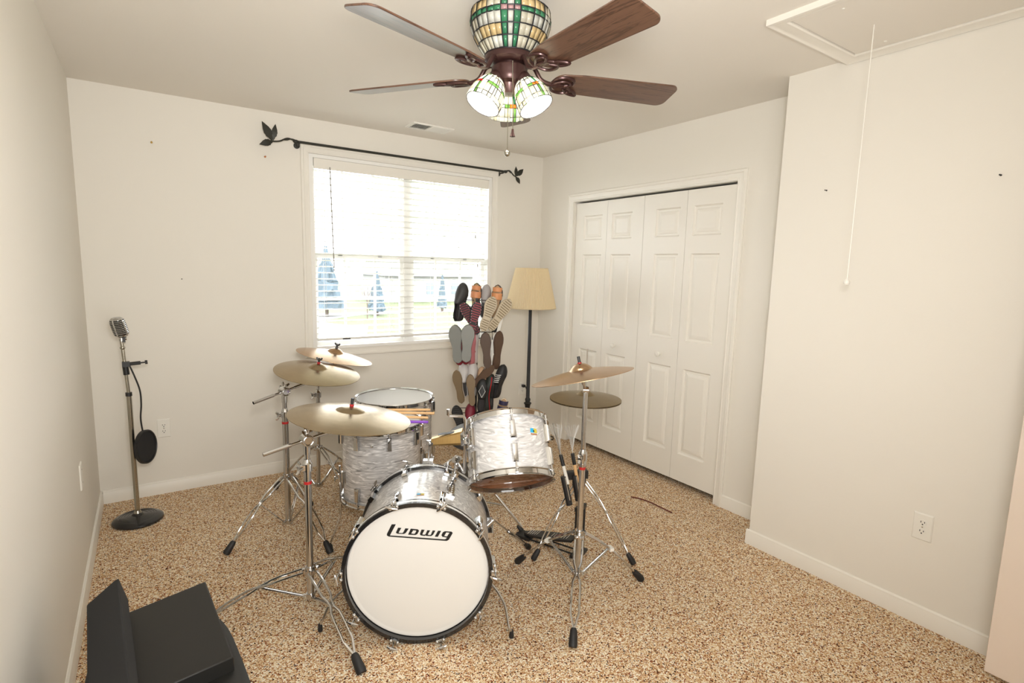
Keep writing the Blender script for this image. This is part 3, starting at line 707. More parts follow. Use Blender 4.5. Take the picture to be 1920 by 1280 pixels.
# ---- throne
tr = root('drum_throne', 'round grey drum throne behind the rack tom', 'stool', (1.792, -1.439, 0))
mb = MB(Matrix.Translation((1.792, -1.439, 0))); mb.lathe([(.001, .50), (.15, .50), (.166, .512), (.170, .54), (.166, .565), (.14, .583), (.08, .592), (.001, .594)], 40); build('seat', mb, GREYV, tr)
mb = MB(); mb.cyl((1.792, -1.439, .14), (1.792, -1.439, .50), .013); mb.cyl((1.792, -1.439, .30), (1.792, -1.439, .345), .019); build('post', mb, CHROME, tr)
for k in range(3):
    an = radians(75 + 120 * k); f = V((1.792 + .25 * cos(an), -1.439 + .25 * sin(an), .015)); c0 = V((1.792, -1.439, .32))
    mb = MB(); mb.cyl(c0, f + V((0, 0, .02)), .008); mb.cyl((1.792, -1.439, .16), c0.lerp(f, .55), .005); lg = build('leg', mb, CHROME, tr)
    mb = MB(); foot(mb, f + (c0 - f).normalized() * .035, f - c0, .042, .011); build('rubber_foot', mb, RUBBER, lg)

# ------------------------------------------------------------------ cymbals
def cymbal(name, label, c, n, R, mat, bell=.055, bow=.032, bh=.022):
    M = frame(c, n)
    pr = []
    for i in range(25):
        r = R * i / 24
        z = bow * (1 - (r / R) ** 2) if r > bell else 0
        pr.append((max(r, .006), r))
    def z(r): 
        base = bow * (1 - (r / R) ** 1.7)
        return base + (bh * (1 - (r / bell) ** 2.4) if r < bell else 0)
    rs = [.006, .012, .02, .03, .04, bell * .85, bell * .95, bell, bell * 1.08, bell * 1.3] + [bell * 1.3 + (R - bell * 1.3) * k / 9 for k in range(1, 10)]
    pr = [(r, z(r) - bow * .35) for r in rs] + [(r, z(r) - bow * .35 - .0022) for r in reversed(rs)]
    mb = MB(); mb.lathe(pr, 96, loop=True)
    o = build(name, mb, mat, smooth=60); o.matrix_world = M
    tag(o, label, 'cymbal'); return M
MA = cymbal('ride_cymbal', 'largest bronze cymbal, low over the front floor tom', (.986, -1.712, .839), V((.12, -.037, .992)), .254, BRASS, .062, .034, .014)
MB_ = cymbal('crash_cymbal', 'bronze crash cymbal between the ride and the tilted rearmost cymbal', (1.062, -.894, .882), V((.102, -.149, .984)), .2286, BRASS, .05, .03, .022)
MC = cymbal('crash_cymbal', 'coppery cymbal tilted steeply in front of the window sill', (1.246, -.588, .912), V((.212, -.064, .975)), .2286, BRASS2, .05, .03, .024)
MD = cymbal('crash_cymbal', 'thin bronze cymbal seen edge-on, above the hi-hat', (1.826, -2.222, 1.030), V((-.098, .225, .969)), .2215, BRASS2, .052, .032, .026)
cymbal('hi_hat_cymbal', 'upper of the two dull hi-hat cymbals', (2.085, -1.969, .845), V((0, 0, 1)), .1778, BRASS3, .045, .022, .018)
cymbal('hi_hat_cymbal', 'lower of the two hi-hat cymbals, facing down', (2.085, -1.969, .822), V((0, 0, -1)), .1778, BRASS3, .045, .022, .018)

# ------------------------------------------------------------------ stands
def wing(mb, p, ax, s=1., sd=None):
    p = V(p); ax = V(ax).normalized(); sd = V(sd) if sd is not None else (V((0, 0, 1)).cross(ax) if abs(ax.z) < .9 else V((1, 0, 0)))
    sd = (sd - ax * sd.dot(ax)).normalized()
    mb.cyl(p, p + ax * .016 * s, .0065 * s, 10)
    for e in (-1, 1): mb.tube([p + ax * .008 * s, p + ax * .016 * s + sd * e * .010 * s, p + ax * .024 * s + sd * e * .016 * s], [.004 * s, .006 * s, .0045 * s], 8)
def dbl_leg(mb, a, b, up, wide, pinch, r=.0042, flat=1.):
    """double-braced leg: two strips that spread and pinch between collar and foot"""
    a, b = V(a), V(b); d = b - a; sd = d.cross(V(up)).normalized(); n = 14; arc = V((0, 0, 1))
    for e in (-1, 1):
        pts = []
        for i in range(n + 1):
            t = i / n
            w = wide * (1 if t < .35 else 1) 
            for pt in pinch: w *= 1 - .8 * math.exp(-((t - pt) / .07) ** 2)
            if t > .88: w *= (1 - t) / .12 * .8 + .2
            pts.append(a + d * t + sd * (e * w) + arc * (.10 * d.length * sin(pi * t) ** 1.0 * .55))
        mb.tube(pts, r, 8, flat=flat)
def tripod(rt, c, zb, zc, feet, style='double', clips=(), r_leg=.0052, wide=.016, mat=CHROME, foot_s=1., brace=True):
    top = V((c[0], c[1], zc)); bot = V((c[0], c[1], zb))
    mb = MB(); mb.cyl(top - V((0, 0, .018)), top + V((0, 0, .018)), .021, 18); mb2 = MB(); mb2.cyl(bot - V((0, 0, .008)), bot + V((0, 0, .014)), .0185, 18)
    fd = [(V((f[0], f[1], 0)) - V((c[0], c[1], 0))).normalized() for f in feet]
    for q in fd:
        for z, m_ in ((top, mb), (bot, mb2)): m_.box(z + q * .022, (.02, .012, .016), Matrix.Rotation(math.atan2(q.y, q.x), 3, 'Z'))
    col = build('tripod_collar', mb, mat, rt, smooth=30); build('brace_collar', mb2, mat, rt, smooth=30)
    wd = (fd[0] + fd[1]) * -1; wd.z = 0
    mb = MB(); wing(mb, top + wd.normalized() * .02, wd, 1.1); build('wing_screw', mb, mat, col)
    for f, q in zip(feet, fd):
        F = V((f[0], f[1], .012)); a = top + q * .025
        d = (F - a).normalized(); e = F - d * .052 + V((0, 0, .004))
        mb = MB(); dbl_leg(mb, a, e, (0, 0, 1), wide, (.47, 1.0) if style == 'double' else (), r_leg, 1.)
        lg = build('leg', mb, mat, rt)
        dd = (F - e + V((0, 0, -.004))).normalized()
        mb = MB(); foot(mb, e - dd * .008, dd, .060 * foot_s, .0125 * foot_s); build('rubber_foot', mb, RUBBER, lg, label='black rubber foot')
        if tuple(f) in clips:
            mb = MB(); mb.box(a.lerp(e, .5) + V((0, 0, .062 * (e - a).length)), (.020, .036, .014), Matrix.Rotation(math.atan2(q.y, q.x), 3, 'Z')); build('leg_clip', mb, WHITEP, lg, smooth=None, label='white plastic clip')
        if brace:
            m = a.lerp(e, .47) + V((0, 0, .05 * (e - a).length)); 
            mb = MB(); s2 = q.cross(V((0, 0, 1))).normalized()
            for e2 in (-1, 1): mb.tube([bot + q * .022 + s2 * e2 * .005, m + s2 * e2 * .004], .0036, 8)
            mb.cyl(m - s2 * .012, m + s2 * .012, .004); build('brace', mb, mat, lg)
def pole(rt, c, segs, clamp_z, ring_z, lean=(0, 0)):
    """segs: (z0, z1, r, name)"""
    def P(z): return V((c[0] + lean[0] * z, c[1] + lean[1] * z, z))
    for z0, z1, r, nm in segs:
        mb = MB(); mb.cyl(P(z0), P(z1), r, 18); build(nm, mb, CHROME, rt)
    mb = MB(); mb.cyl(P(clamp_z - .018), P(clamp_z + .014), .020, 16); mb.lathe([(.020, 0), (.014, .012), (.012, .018)], 16, Matrix.Translation(P(clamp_z + .014))); mb.box(P(clamp_z) + V((-.018, -.008, 0)), (.022, .016, .022))
    cl = build('height_clamp', mb, CHROME, rt, smooth=30)
    mb = MB(); wing(mb, P(clamp_z) + V((-.024, -.012, 0)), (-.85, -.5, 0.), 1.2, (0, 0, 1)); build('wing_screw', mb, CHROME, cl)
    mb = MB(); mb.cyl(P(ring_z - .006), P(ring_z + .006), segs[0][2] + .0012, 18); build('marker_ring', mb, RED, rt, label='red ring')
def cym_seat(rt, M, wingnut=True, red=True, up=.035, bow=.032, bh=.02):
    """rod, felts and nut that carry a cymbal with matrix M"""
    z = bow * .65 + bh
    mb = MB(M); mb.cyl((0, 0, -.03), (0, 0, z + up), .0035, 8); mb.cyl((0, 0, z - .018 - .012), (0, 0, z - .018), .009, 12); st = build('cymbal_rod', mb, CHROME, rt)
    mb = MB(M); mb.cyl((0, 0, z + .001), (0, 0, z + .010), .009, 12); build('felt_washer', mb, RED if red else FELT, st)
    mb = MB(M)
    if wingnut: wing(mb, (0, 0, z + .010), (0, 0, 1), 1.0, (.83, -.55, 0))
    else: mb.cyl((0, 0, z + .010), (0, 0, z + .036), .0065, 10)
    build('wing_nut', mb, BLACK, st)
def tilter(rt, p, M, nm='tilter'):
    """toothed joint at p up to the cymbal rod of M"""
    q = M @ V((0, 0, -.03)); mb = MB(); p = V(p); ax = V((.83, -.56, 0))
    mb.cyl(p - ax * .012, p + ax * .012, .014, 16); mb.cyl(p, q, .0065, 10); mb.cyl(q - (q - p) * .35, q, .0085, 10)
    mb.box(p, (.012, .012, .03)); build(nm, mb, CHROME, rt, smooth=30)
def boom(rt, c, zh, arm_a, arm_b):
    """boom joint on top of the tube and the arm running from arm_a (counterweight end) to arm_b"""
    h = V((c[0], c[1], zh)); a, b = V(arm_a), V(arm_b); d = (b - a).normalized(); s = d.cross(V((0, 0, 1))).normalized()
    mb = MB(); mb.cyl(h - s * .020, h + s * .022, .024, 20); mb.torus(h + s * .022, .019, .004, frame((0, 0, 0), s), 18, 8); mb.cyl(h - V((0, 0, .06)), h - V((0, 0, .015)), .0145, 14); mb.cyl(h - d * .022, h + d * .022, .011)
    j = build('boom_joint', mb, CHROME, rt, smooth=30)
    mb = MB(); wing(mb, h - s * .02, -s, 1.3, (.2, .2, .9)); wing(mb, h + V((0, 0, .018)), (.4, .3, 1), 1.2, d); build('wing_screw', mb, CHROME, j)
    mb = MB(); mb.cyl(a, b, .0062, 10); mb.cyl(a, a.lerp(b, .30), .0085, 12); mb.cyl(a.lerp(b, .62), b, .0075, 10); build('boom_arm', mb, CHROME, rt)

# stand under the ride
c = (.799, -1.732); s1 = root('cymbal_stand', 'low chrome boom stand carrying the large ride, its leg nearest the camera', 'cymbal stand', (*c, 0), 'boom cymbal stands')
pole(s1, c, [(.075, .635, .0145, 'lower_tube'), (.62, .745, .0108, 'upper_tube')], .652, .585)
tripod(s1, c, .085, .20, [(.866, -2.168), (.39, -1.57), (1.12, -1.435)], foot_s=1.25, wide=.018)
tl = MA @ V((0, 0, -.045)); h = V((c[0], c[1], .765))
cl = V((.6585, -1.7435, .7485))
boom(s1, c, .765, h + (h - tl).normalized() * .17, tl); cym_seat(s1, MA, False, bow=.034, bh=.014); tilter(s1, tl, MA)
# stand under the middle crash
c = (.873, -.945); s2 = root('cymbal_stand', 'chrome boom stand with a red ring nearest the microphone stand', 'cymbal stand', (*c, 0), 'boom cymbal stands')
pole(s2, c, [(.055, .66, .0160, 'lower_tube'), (.64, .775, .0115, 'upper_tube')], .672, .625)
tripod(s2, c, .065, .32, [(.556, -1.026), (1.003, -1.289), (1.06, -.66)], foot_s=1.15, wide=.018)
tl = MB_ @ V((0, 0, -.05)); h = V((c[0], c[1], .795))
boom(s2, c, .795, h + (h - tl).normalized() * .17, tl); cym_seat(s2, MB_); tilter(s2, tl, MB_)
# straight stand at the back
c = (1.142, -.521); s3 = root('cymbal_stand', 'straight chrome stand behind the others holding the coppery cymbal', 'cymbal stand', (*c, 0))
pole(s3, c, [(.055, .645, .0125, 'lower_tube'), (.63, .80, .0095, 'upper_tube')], .66, .60, (.016, -.010))
tripod(s3, c, .065, .316, [(.922, -.305), (1.45, -.44), (1.28, -.79)], wide=.013)
tl = V((1.155, -.529, .80)); tilter(s3, tl, MC); cym_seat(s3, MC, red=False)
# crash stand by the hi-hat
c = (1.86, -2.215); s4 = root('cymbal_stand', 'chrome stand with a long double-wire leg towards the camera, under the edge-on cymbal', 'cymbal stand', (*c, 0))
pole(s4, c, [(.09, .62, .0135, 'lower_tube'), (.60, .945, .0108, 'upper_tube')], .655, .60)
tripod(s4, c, .095, .29, [(1.771, -1.862), (2.19, -2.304), (1.605, -2.486)], foot_s=1.15, wide=.017, clips=((1.771, -1.862), (2.19, -2.304)))
tilter(s4, (c[0], c[1], .955), MD); cym_seat(s4, MD, False)

# ---- hi-hat stand
c = V((2.085, -1.969, 0)); hh = root('hi_hat_stand', 'chrome and black hi-hat stand with foot pedal', 'hi-hat stand', c)
for z0, z1, r, nm, mt in ((.04, .52, .0125, 'lower_tube', CHROME), (.50, .815, .0095, 'upper_tube', CHROME), (.80, 1.088, .0032, 'pull_rod', STEEL)):
    mb = MB(); mb.cyl(c + V((0, 0, z0)), c + V((0, 0, z1)), r, 14); build(nm, mb, mt, hh)
mb = MB(); mb.cyl(c + V((0, 0, .49)), c + V((0, 0, .53)), .019); mb.cyl(c + V((0, 0, .875)), c + V((0, 0, .90)), .010); mb.cyl(c + V((0, 0, .805)), c + V((0, 0, .815)), .018); build('height_clamp', mb, CHROME, hh)
pd = V((-.40, .916, 0)); sdp = V((.916, .40, 0)); Rp = Matrix((sdp, pd, V((0, 0, 1)))).transposed()
mb = MB()
for e in (-1, 1): mb.box(c + sdp * e * .034 + V((0, 0, .135)), (.012, .024, .25), Rp)
mb.box(c + V((0, 0, .262)), (.085, .03, .022), Rp); mb.box(c + V((0, 0, .012)), (.12, .05, .014), Rp); build('pedal_frame', mb, BLACK, hh, bevel=.002)
mb = MB(); A = c + pd * .03 + V((0, 0, .085)); B = c + pd * .325 + V((0, 0, .035)); d = (B - A); n = 12; rs = []
for i in range(n + 1):
    t = i / n; w = .030 + .012 * sin(pi * min(t * 1.15, 1)) - (.02 * max(0, t - .88) / .12); p = A + d * t
    rs.append([p + sdp * w, p - sdp * w, p - sdp * w - V((0, 0, .012)), p + sdp * w - V((0, 0, .012))])
mb.rings(rs); fb = build('footboard', mb, BLACK, hh, smooth=25)
mb = MB(); nrmp = d.cross(sdp).normalized(); nrmp = nrmp if nrmp.z > 0 else -nrmp
for t in [.12 + .05 * k for k in range(7)] + [.72 + .045 * k for k in range(5)]:
    p = A + d * t + nrmp * .0015; mb.cyl(p - sdp * .024, p + sdp * .024, .0022, 6)
build('grip_ribs', mb, STEEL, fb)
mb = MB(); mb.box(B + V((0, 0, -.022)), (.07, .09, .016), Rp); 
for e in (-1, 1): mb.cyl(c + sdp * e * .025 + V((0, 0, .012)), B + sdp * e * .025 + V((0, 0, -.022)), .004)
build('heel_plate', mb, BLACK, hh)
for f in ((1.848, -1.892), (2.257, -2.191), (2.28, -1.74)):
    F = V((*f, .012)); q = (F - c); q.z = 0; q.normalize(); a = c + q * .022 + V((0, 0, .40)); d = (F - a).normalized(); e = F - d * .05
    mb = MB(); dbl_leg(mb, a, e, (0, 0, 1), .017, (.47, 1.), .0042); lg = build('leg', mb, CHROME, hh)
    mb = MB(); foot(mb, e - d * .008, d, .06, .0125); build('rubber_foot', mb, RUBBER, lg, label='black rubber foot')
mb = MB(); mb.cyl(c + V((0, 0, .38)), c + V((0, 0, .42)), .02); build('tripod_collar', mb, CHROME, hh)
# ---- stick holder and brushes clipped to it
sh = root('stick_holder', 'black clip-on stick holder on the hi-hat stand', 'stick holder', (2.03, -1.975, .44))
mb = MB(); mb.box((2.035, -1.978, .452), (.125, .03, .042), Matrix.Rotation(radians(-20), 3, 'Z')); mb.box((2.05, -1.985, .415), (.06, .03, .05), Matrix.Rotation(radians(-20), 3, 'Z')); mb.cyl((2.085, -1.969, .40), (2.085, -1.969, .47), .021); build('clamp_block', mb, BLACK, sh, bevel=.003)
for t0, t1 in (((1.962, -1.968, .455), (1.979, -2.003, .315)), ((2.02, -1.985, .455), (2.03, -2.01, .33))):
    mb = MB(); mb.cyl(t0, t1, .016, 14); tu = build('tube', mb, BLACK, sh)
    mb = MB(); dd = (V(t1) - V(t0)).normalized(); mb.cyl(V(t0) + V((-.003, -.016, 0)), V(t1) + V((-.003, -.016, 0)) - dd * .03, .003); build('steel_strip', mb, CHROME, tu)
WIRE = pm('brush_wire', (.62, .62, .60), .35, .7)
for lab, a, b, tip, hm in (('wire drum brush with a black and white handle, tall chrome edge', (1.975, -1.99, .42), (1.958, -1.945, .560), (1.944, -1.915, .715), WHITEP),
                       ('wire drum brush with a black and cream handle beside the hi-hat pole', (2.03, -2.0, .42), (2.012, -1.972, .565), (2.010, -1.955, .715), STICKW)):
    a, b, tip = V(a), V(b), V(tip); rt = root('drum_brush', lab, 'drum brush', a)
    mb = MB(); mb.cyl(a, a.lerp(b, .62), .0085, 12); build('handle', mb, hm, rt)
    mb = MB(); mb.cyl(a.lerp(b, .62), b, .0095, 12); build('grip_sleeve', mb, BLACK, rt)
    mb = MB(); ax = (tip - b); L = ax.length; s = V((.83, -.56, 0)); s2 = ax.cross(s).normalized()
    for i in range(34):
        w = random.uniform(-1, 1); h2 = random.uniform(-.4, .4); mb.tube([b, b + ax * .5 + s * w * .014 + s2 * h2 * .01, tip + s * w * .042 + s2 * h2 * .02 - ax * abs(w) * .04 + ax * random.uniform(-.08, 0)], .0005, 4, cap=False)
    build('wires', mb, WIRE, rt)
    if hm is WHITEP:
        mb = MB(); mb.cyl(b, tip - s * .012, .0042, 8); build('pull_rod', mb, STEEL, rt)
# ------------------------------------------------------------------ ceiling fan
FC = V((1.434, -2.200, 0)); FPH = .933
GC = [translucent_mat('glass_cream', (.80, .76, .62), .45, .2, 18), translucent_mat('glass_white', (.85, .85, .78), .5, .2, 18), translucent_mat('glass_amber', (.72, .55, .28), .3, .2, 18),
      translucent_mat('glass_green', (.06, .26, .13), .3, .2, 18), translucent_mat('glass_pink', (.55, .33, .33), .3, .2, 18), translucent_mat('glass_red', (.62, .05, .02), .35, .2), translucent_mat('glass_lime', (.20, .36, .10), .3, .2), translucent_mat('glass_orange', (.85, .30, .04), .35, .2)]
LEAD = pm('lead_came', (.018, .018, .02), .4, .3)
fan = root('ceiling_fan', 'bronze ceiling fan with walnut blades and stained glass lights', 'ceiling fan', (FC.x, FC.y, H))
FM = Matrix.Translation(FC)
def panelled(name, prof, cols, pick, M, parent, came_r, seg=1):
    """stained-glass surface of revolution; prof = [(r,z)], cols = list of angles"""
    mb = MB(M); nc = len(cols)
    for i in range(len(prof) - 1):
        for k in range(nc):
            a0, a1 = cols[k], cols[(k + 1) % nc] + (2 * pi if k == nc - 1 else 0)
            nseg = max(1, int((a1 - a0) / .14)); mi = pick(i, k)
            for q in range(nseg):
                b0, b1 = a0 + (a1 - a0) * q / nseg, a0 + (a1 - a0) * (q + 1) / nseg
                (r0, z0), (r1, z1) = prof[i], prof[i + 1]
                mb.add([V((r0 * cos(b0), r0 * sin(b0), z0)), V((r0 * cos(b1), r0 * sin(b1), z0)), V((r1 * cos(b1), r1 * sin(b1), z1)), V((r1 * cos(b0), r1 * sin(b0), z1))], [(0, 1, 2, 3)], mi)
    g = build(name, mb, GC, parent, smooth=60, solid=.002)
    mb = MB(M)
    for a in cols: mb.tube([V((r * cos(a), r * sin(a), z)) for r, z in prof], came_r, 6)
    for r, z in prof: mb.torus((0, 0, z), r, came_r, seg=36, sg=6)
    build('lead_came', mb, LEAD, g)
    return g
mb = MB(FM); mb.lathe([(.001, 2.44), (.072, 2.44), (.072, 2.425), (.066, 2.40), (.066, 2.372), (.001, 2.371)], 36); build('canopy', mb, FANB, fan)
phc = math.atan2(CAMP.y - FC.y, CAMP.x - FC.x) + .02       # accent stripe faces the doorway side
cols = sorted([(phc + d) % (2 * pi) for d in (-.26, -.10, .06, .22)] + [(phc + .22 + (2 * pi - .48) * k / 16) % (2 * pi) for k in range(1, 16)])
def colmid(k): a0 = cols[k]; a1 = cols[(k + 1) % len(cols)] + (2 * pi if k == len(cols) - 1 else 0); return ((a0 + a1) / 2 - phc + pi) % (2 * pi) - pi
def pickdome(i, k):
    d = colmid(k); inst = -.26 < d < .22
    if inst:
        if i == 1: return 4
        return 1 if -.10 < d < .06 else 3
    if i == 1: return 3 if (k % 5) else 1
    return (0, 1, 0, 2, 1, 0, 2, 0, 1)[(k * 3 + i * 2) % 9]
panelled('glass_dome', [(.141, 2.376), (.1445, 2.346), (.143, 2.330), (.132, 2.296), (.113, 2.264), (.090, 2.232)], cols, pickdome, FM, fan, .0026)
mb = MB(FM); mb.lathe([(.001, 2.374), (.139, 2.374), (.139, 2.378), (.001, 2.379)], 36); build('dome_cap', mb, FANB, fan)
mb = MB(FM); mb.lathe([(.001, 2.234), (.088, 2.234), (.092, 2.226), (.091, 2.212), (.080, 2.204), (.060, 2.201), (.001, 2.201)], 40); build('motor_flange', mb, FANB, fan)
mb = MB(FM); mb.lathe([(.001, 2.206), (.052, 2.206), (.053, 2.197), (.065, 2.192), (.067, 2.172), (.064, 2.162), (.065, 2.156), (.058, 2.142), (.040, 2.134), (.034, 2.112), (.028, 2.102), (.001, 2.100)], 40); build('switch_housing', mb, FANB, fan)
for k in range(5):
    az = FPH - 2 * pi / 5 * k
    Mb = Matrix.Rotation(az, 4, 'Z'); Mb.translation = V((0, 0, 2.162 - H)); Mt = Mb @ Matrix.Rotation(radians(-12.5), 4, 'X')
    mb = MB(); out = []
    r0, r1 = .165, .664
    rc, wt = .034, .073
    out = [(r0 + .045 - .045 * cos(a), -.054 * sin(a)) for a in [pi / 2 * k / 6 for k in range(7)]] + [(r0 + .11, -.0625)]
    out += [(r1 - rc + rc * sin(a), -(wt - rc) - rc * cos(a)) for a in [pi / 2 * k / 6 for k in range(7)]]
    out = out + [(x, -y) for x, y in reversed(out[1:])]
    mb.prism(out, 0, .0065)
    b = build('fan_blade', mb, OAK, fan, matrix=Mt, smooth=30, bevel=.0015); 
    mb = MB(); mb.tube(spl([(.072, 0, .048), (.095, 0, .040), (.120, 0, .006), (.150, 0, -.006), (.180, 0, -.005)]), .0085, 10, up=(0, 1, 0))
    loops = [[(.16, 0), (.175, .040), (.215, .052), (.245, .034), (.225, .008), (.19, -.002), (.165, 0)], [(.16, 0), (.170, -.034), (.20, -.050), (.235, -.040), (.240, -.012), (.205, .004), (.165, 0)], [(.17, -.004), (.20, -.024), (.23, -.018), (.22, .006), (.19, .012), (.17, 0)],
             [(.215, .020), (.24, .050), (.278, .058), (.258, .032), (.225, .016)]]
    Rx = Matrix.Rotation(radians(-12.5), 3, 'X')
    for lp in loops: mb.tube(spl([Rx @ V((x, y, -.006)) for x, y in lp], 5), .0055, 8)
    build('blade_iron', mb, FANB, fan, matrix=Mb, smooth=40)
BULB = emit_mat('lit_bulb', (1., .94, .84), 190)
for j, az in enumerate((56.7 + 4, 176.7 + 4, 296.7 + 2)):
    a = radians(az); rd = V((cos(a), sin(a), 0)); tilt = (.49 if j else .40); ax = (rd * tilt + V((0, 0, -sqrt(1 - tilt * tilt)))).normalized()
    neck = FC + rd * .060 + V((0, 0, 2.140)); M = frame(neck, ax, rd.cross(V((0, 0, 1))))
    mb = MB(); mb.tube(spl([FC + rd * .03 + V((0, 0, 2.146)), FC + rd * .05 + V((0, 0, 2.162)), neck - ax * .022]), .012, 10)
    mb.M = M; mb.lathe([(.001, -.028), (.022, -.028), (.028, -.018), (.032, .004), (.030, .008), (.001, .008)], 24); so = build('lamp_socket', mb, FANB, fan)
    cs = []
    for k in range(6): cs += [2 * pi * k / 6 + q for q in (0., .16, .40, .72)]
    NC = 24
    vw = math.atan2(*(((M.inverted() @ CAMP.to_4d()).to_3d()).yx)); k0 = 4 * (int(round((vw + (.45 if j == 1 else (-.5 if j == 2 else -.1))) / (2 * pi) * 6)) % 6)
    def pk(i, k, k0=k0):
        d = (k - k0) % NC
        if i == 2: return (5 if j == 1 else 7) if d in (0, 1) else (6 if k % 4 != 3 else 1)
        if d == 0: return 6 if i != 1 else 3
        if d == 1: return 1
        return (1, 0, 1, 1)[(k + i) % 4]
    sh_ = panelled('light_shade', [(.029, .0), (.044, .018), (.056, .046), (.060, .058), (.0635, .090), (.063, .106)], cs, pk, M, fan, .0015)
    mb = MB(M); mb.lathe([(.001, .008), (.013, .01), (.014, .03), (.024, .048), (.027, .062), (.022, .078), (.001, .087)], 20); build('bulb', mb, BULB, fan)
for p, q, kn in (((1.406, -2.262, 2.196), (1.410, -2.266, 1.965), 'bell'), ((1.428, -2.206, 2.10), (1.428, -2.206, 1.905), 'ball')):
    mb = MB(); mb.cyl(p, q, .0016, 6); 
    pc = build('pull_chain', mb, NICKEL, fan)
    mb = MB(Matrix.Translation(q))
    if kn == 'bell': mb.lathe([(.001, .002), (.004, 0), (.005, -.012), (.010, -.026), (.001, -.028)], 14)
    else: mb.sphere((0, 0, -.012), .0115)
    build('chain_knob', mb, FANB if kn == 'bell' else NICKEL, pc)

# ------------------------------------------------------------------ microphone on its round-base stand
mx, my = .186, -.363
ms = root('microphone_stand', 'straight nickel microphone stand on a heavy black round base in the corner', 'microphone stand', (mx, my, 0))
mb = MB(Matrix.Translation((mx, my, 0)))
mb.lathe([(.001, .002), (.120, .002), (.124, .008), (.122, .016), (.108, .026), (.092, .030), (.090, .0285), (.080, .032), (.078, .0305), (.066, .034), (.064, .0325), (.050, .036), (.048, .0345), (.030, .038), (.024, .046), (.016, .050), (.001, .05)], 56); build('round_base', mb, BLACKM, ms)
mb = MB(); mb.cyl((mx, my, .045), (mx - .001, my, .735), .0125); mb.lathe([(.001, 0), (.02, 0), (.015, .014), (.001, .015)], 16, Matrix.Translation((mx, my, .048))); build('lower_tube', mb, NICKEL, ms)
mb = MB(); mb.cyl((mx - .001, my, .73), (mx - .016, my, 1.035), .0085); mb.lathe([(.0085, 0), (.0125, .005), (.0125, .012), (.0085, .017)], 14, frame((mx - .0135, my, .985), (-.05, 0, 1))); build('upper_tube', mb, NICKEL, ms)
mb = MB(); mb.cyl((mx - .001, my, .725), (mx - .0015, my, .745), .0155); build('clutch_collar', mb, BLACK, ms)
mb = MB(); mb.cyl((mx - .0045, my, .845), (mx - .0075, my, .895), .0145); build('height_clutch', mb, BLACK, ms)
mc = V((mx - .022, my, 1.105)); axm = V((-.22, -.16, .95)).normalized()
mi = root('microphone', 'vintage ribbed chrome microphone on the straight stand', 'microphone', mc)
MM = frame(mc, axm, (.75, -.66, 0))
def sup(a, w, d, e=.6): return (w * math.copysign(abs(cos(a)) ** e, cos(a)), d * math.copysign(abs(sin(a)) ** e, sin(a)))
prof = [(.55, -.052), (.85, -.046), (.96, -.036), (1, -.015), (1, .022), (.96, .036), (.85, .047), (.6, .054), (.3, .057)]
mb = MB(MM); mb.rings([[V((*sup(2 * pi * k / 32, .034 * s, .027 * s), z)) for k in range(32)] for s, z in prof]); body = build('grille_shadow', mb, BLACK, mi, smooth=60)
mb = MB(MM)
for k in range(8):
    z = -.030 + k * .0095; s = 1.03 - max(0, (z - .02)) * 2.5 - max(0, -z - .02) * 2
    mb.rings([[V((*sup(2 * pi * q / 32, .034 * s * f, .027 * s * f), z + dz)) for q in range(32)] for f, dz in ((.97, -.0022), (1.03, -.0016), (1.03, .0016), (.97, .0022))])
for a in (0, pi, pi / 2, -pi / 2):
    x, y = sup(a, .0352, .0282); mb.tube([V((x * .6, y * .6, .052)), V((x * .9, y * .9, .045)), V((x, y, .03)), V((x, y, -.03)), V((x * .9, y * .9, -.044)), V((x * .6, y * .6, -.051))], .0038, 8)
mb.rings([[V((*sup(2 * pi * k / 32, .034 * s, .027 * s), z)) for k in range(32)] for s, z in ((.2, .0575), (.62, .0555), (.88, .047), (.9, .044))]); mb.rings([[V((*sup(2 * pi * k / 32, .034 * s, .027 * s), z)) for k in range(32)] for s, z in ((.93, -.040), (.88, -.046), (.56, -.054), (.3, -.056))])
build('ribbed_casing', mb, CHROME, mi, smooth=40)
mb = MB(); j = mc - axm * .058; e = V((mx - .016, my, 1.03)); mb.cyl(mc - axm * .05, j, .012); mb.box((j + e) / 2 + V((.0, 0, .004)), (.026, .022, .052)); mb.cyl(e, e + V((0, 0, .018)), .012); mb.cyl(j + V((-.016, 0, -.006)), j + V((.016, 0, -.006)), .010); build('swivel_mount', mb, CHROME, mi, smooth=30)
mb = MB(); mb.box((j + e) / 2 + V((.006, -.012, .0)), (.016, .006, .03)); build('switch_plate', mb, BLACK, mi)
pf = root('pop_filter', 'round black pop filter drooping on a gooseneck from the microphone stand', 'pop filter', (mx + .02, my - .01, .905))
mb = MB(); mb.box((mx - .004, my - .012, .905), (.034, .034, .026)); mb.cyl((mx + .01, my - .014, .905), (mx + .062, my - .016, .908), .010, 10); mb.cyl((mx + .062, my - .016, .908), (mx + .085, my - .016, .909), .004, 8); mb.cyl((mx + .082, my - .016, .909), (mx + .094, my - .016, .910), .011, 10); build('clamp', mb, BLACK, pf, smooth=30)
fcen = V((mx + .060, my - .035, .436))
mb = MB(); mb.tube(spl([(mx + .012, my - .018, .895), (mx + .030, my - .03, .84), (mx + .050, my - .036, .76), (mx + .052, my - .036, .68), (mx + .045, my - .036, .60), fcen + V((-.010, 0, .092))]), .0042, 8); build('gooseneck', mb, BLACK, pf)
nf = V((.86, -.50, .08)).normalized(); Mf = frame(fcen, nf, (0, 0, 1))
mb = MB(Mf); mb.lathe([(.088, -.010), (.094, -.008), (.094, .008), (.088, .010), (.085, .005), (.085, -.005)], 40, loop=True); build('hoop', mb, BLACK, pf)
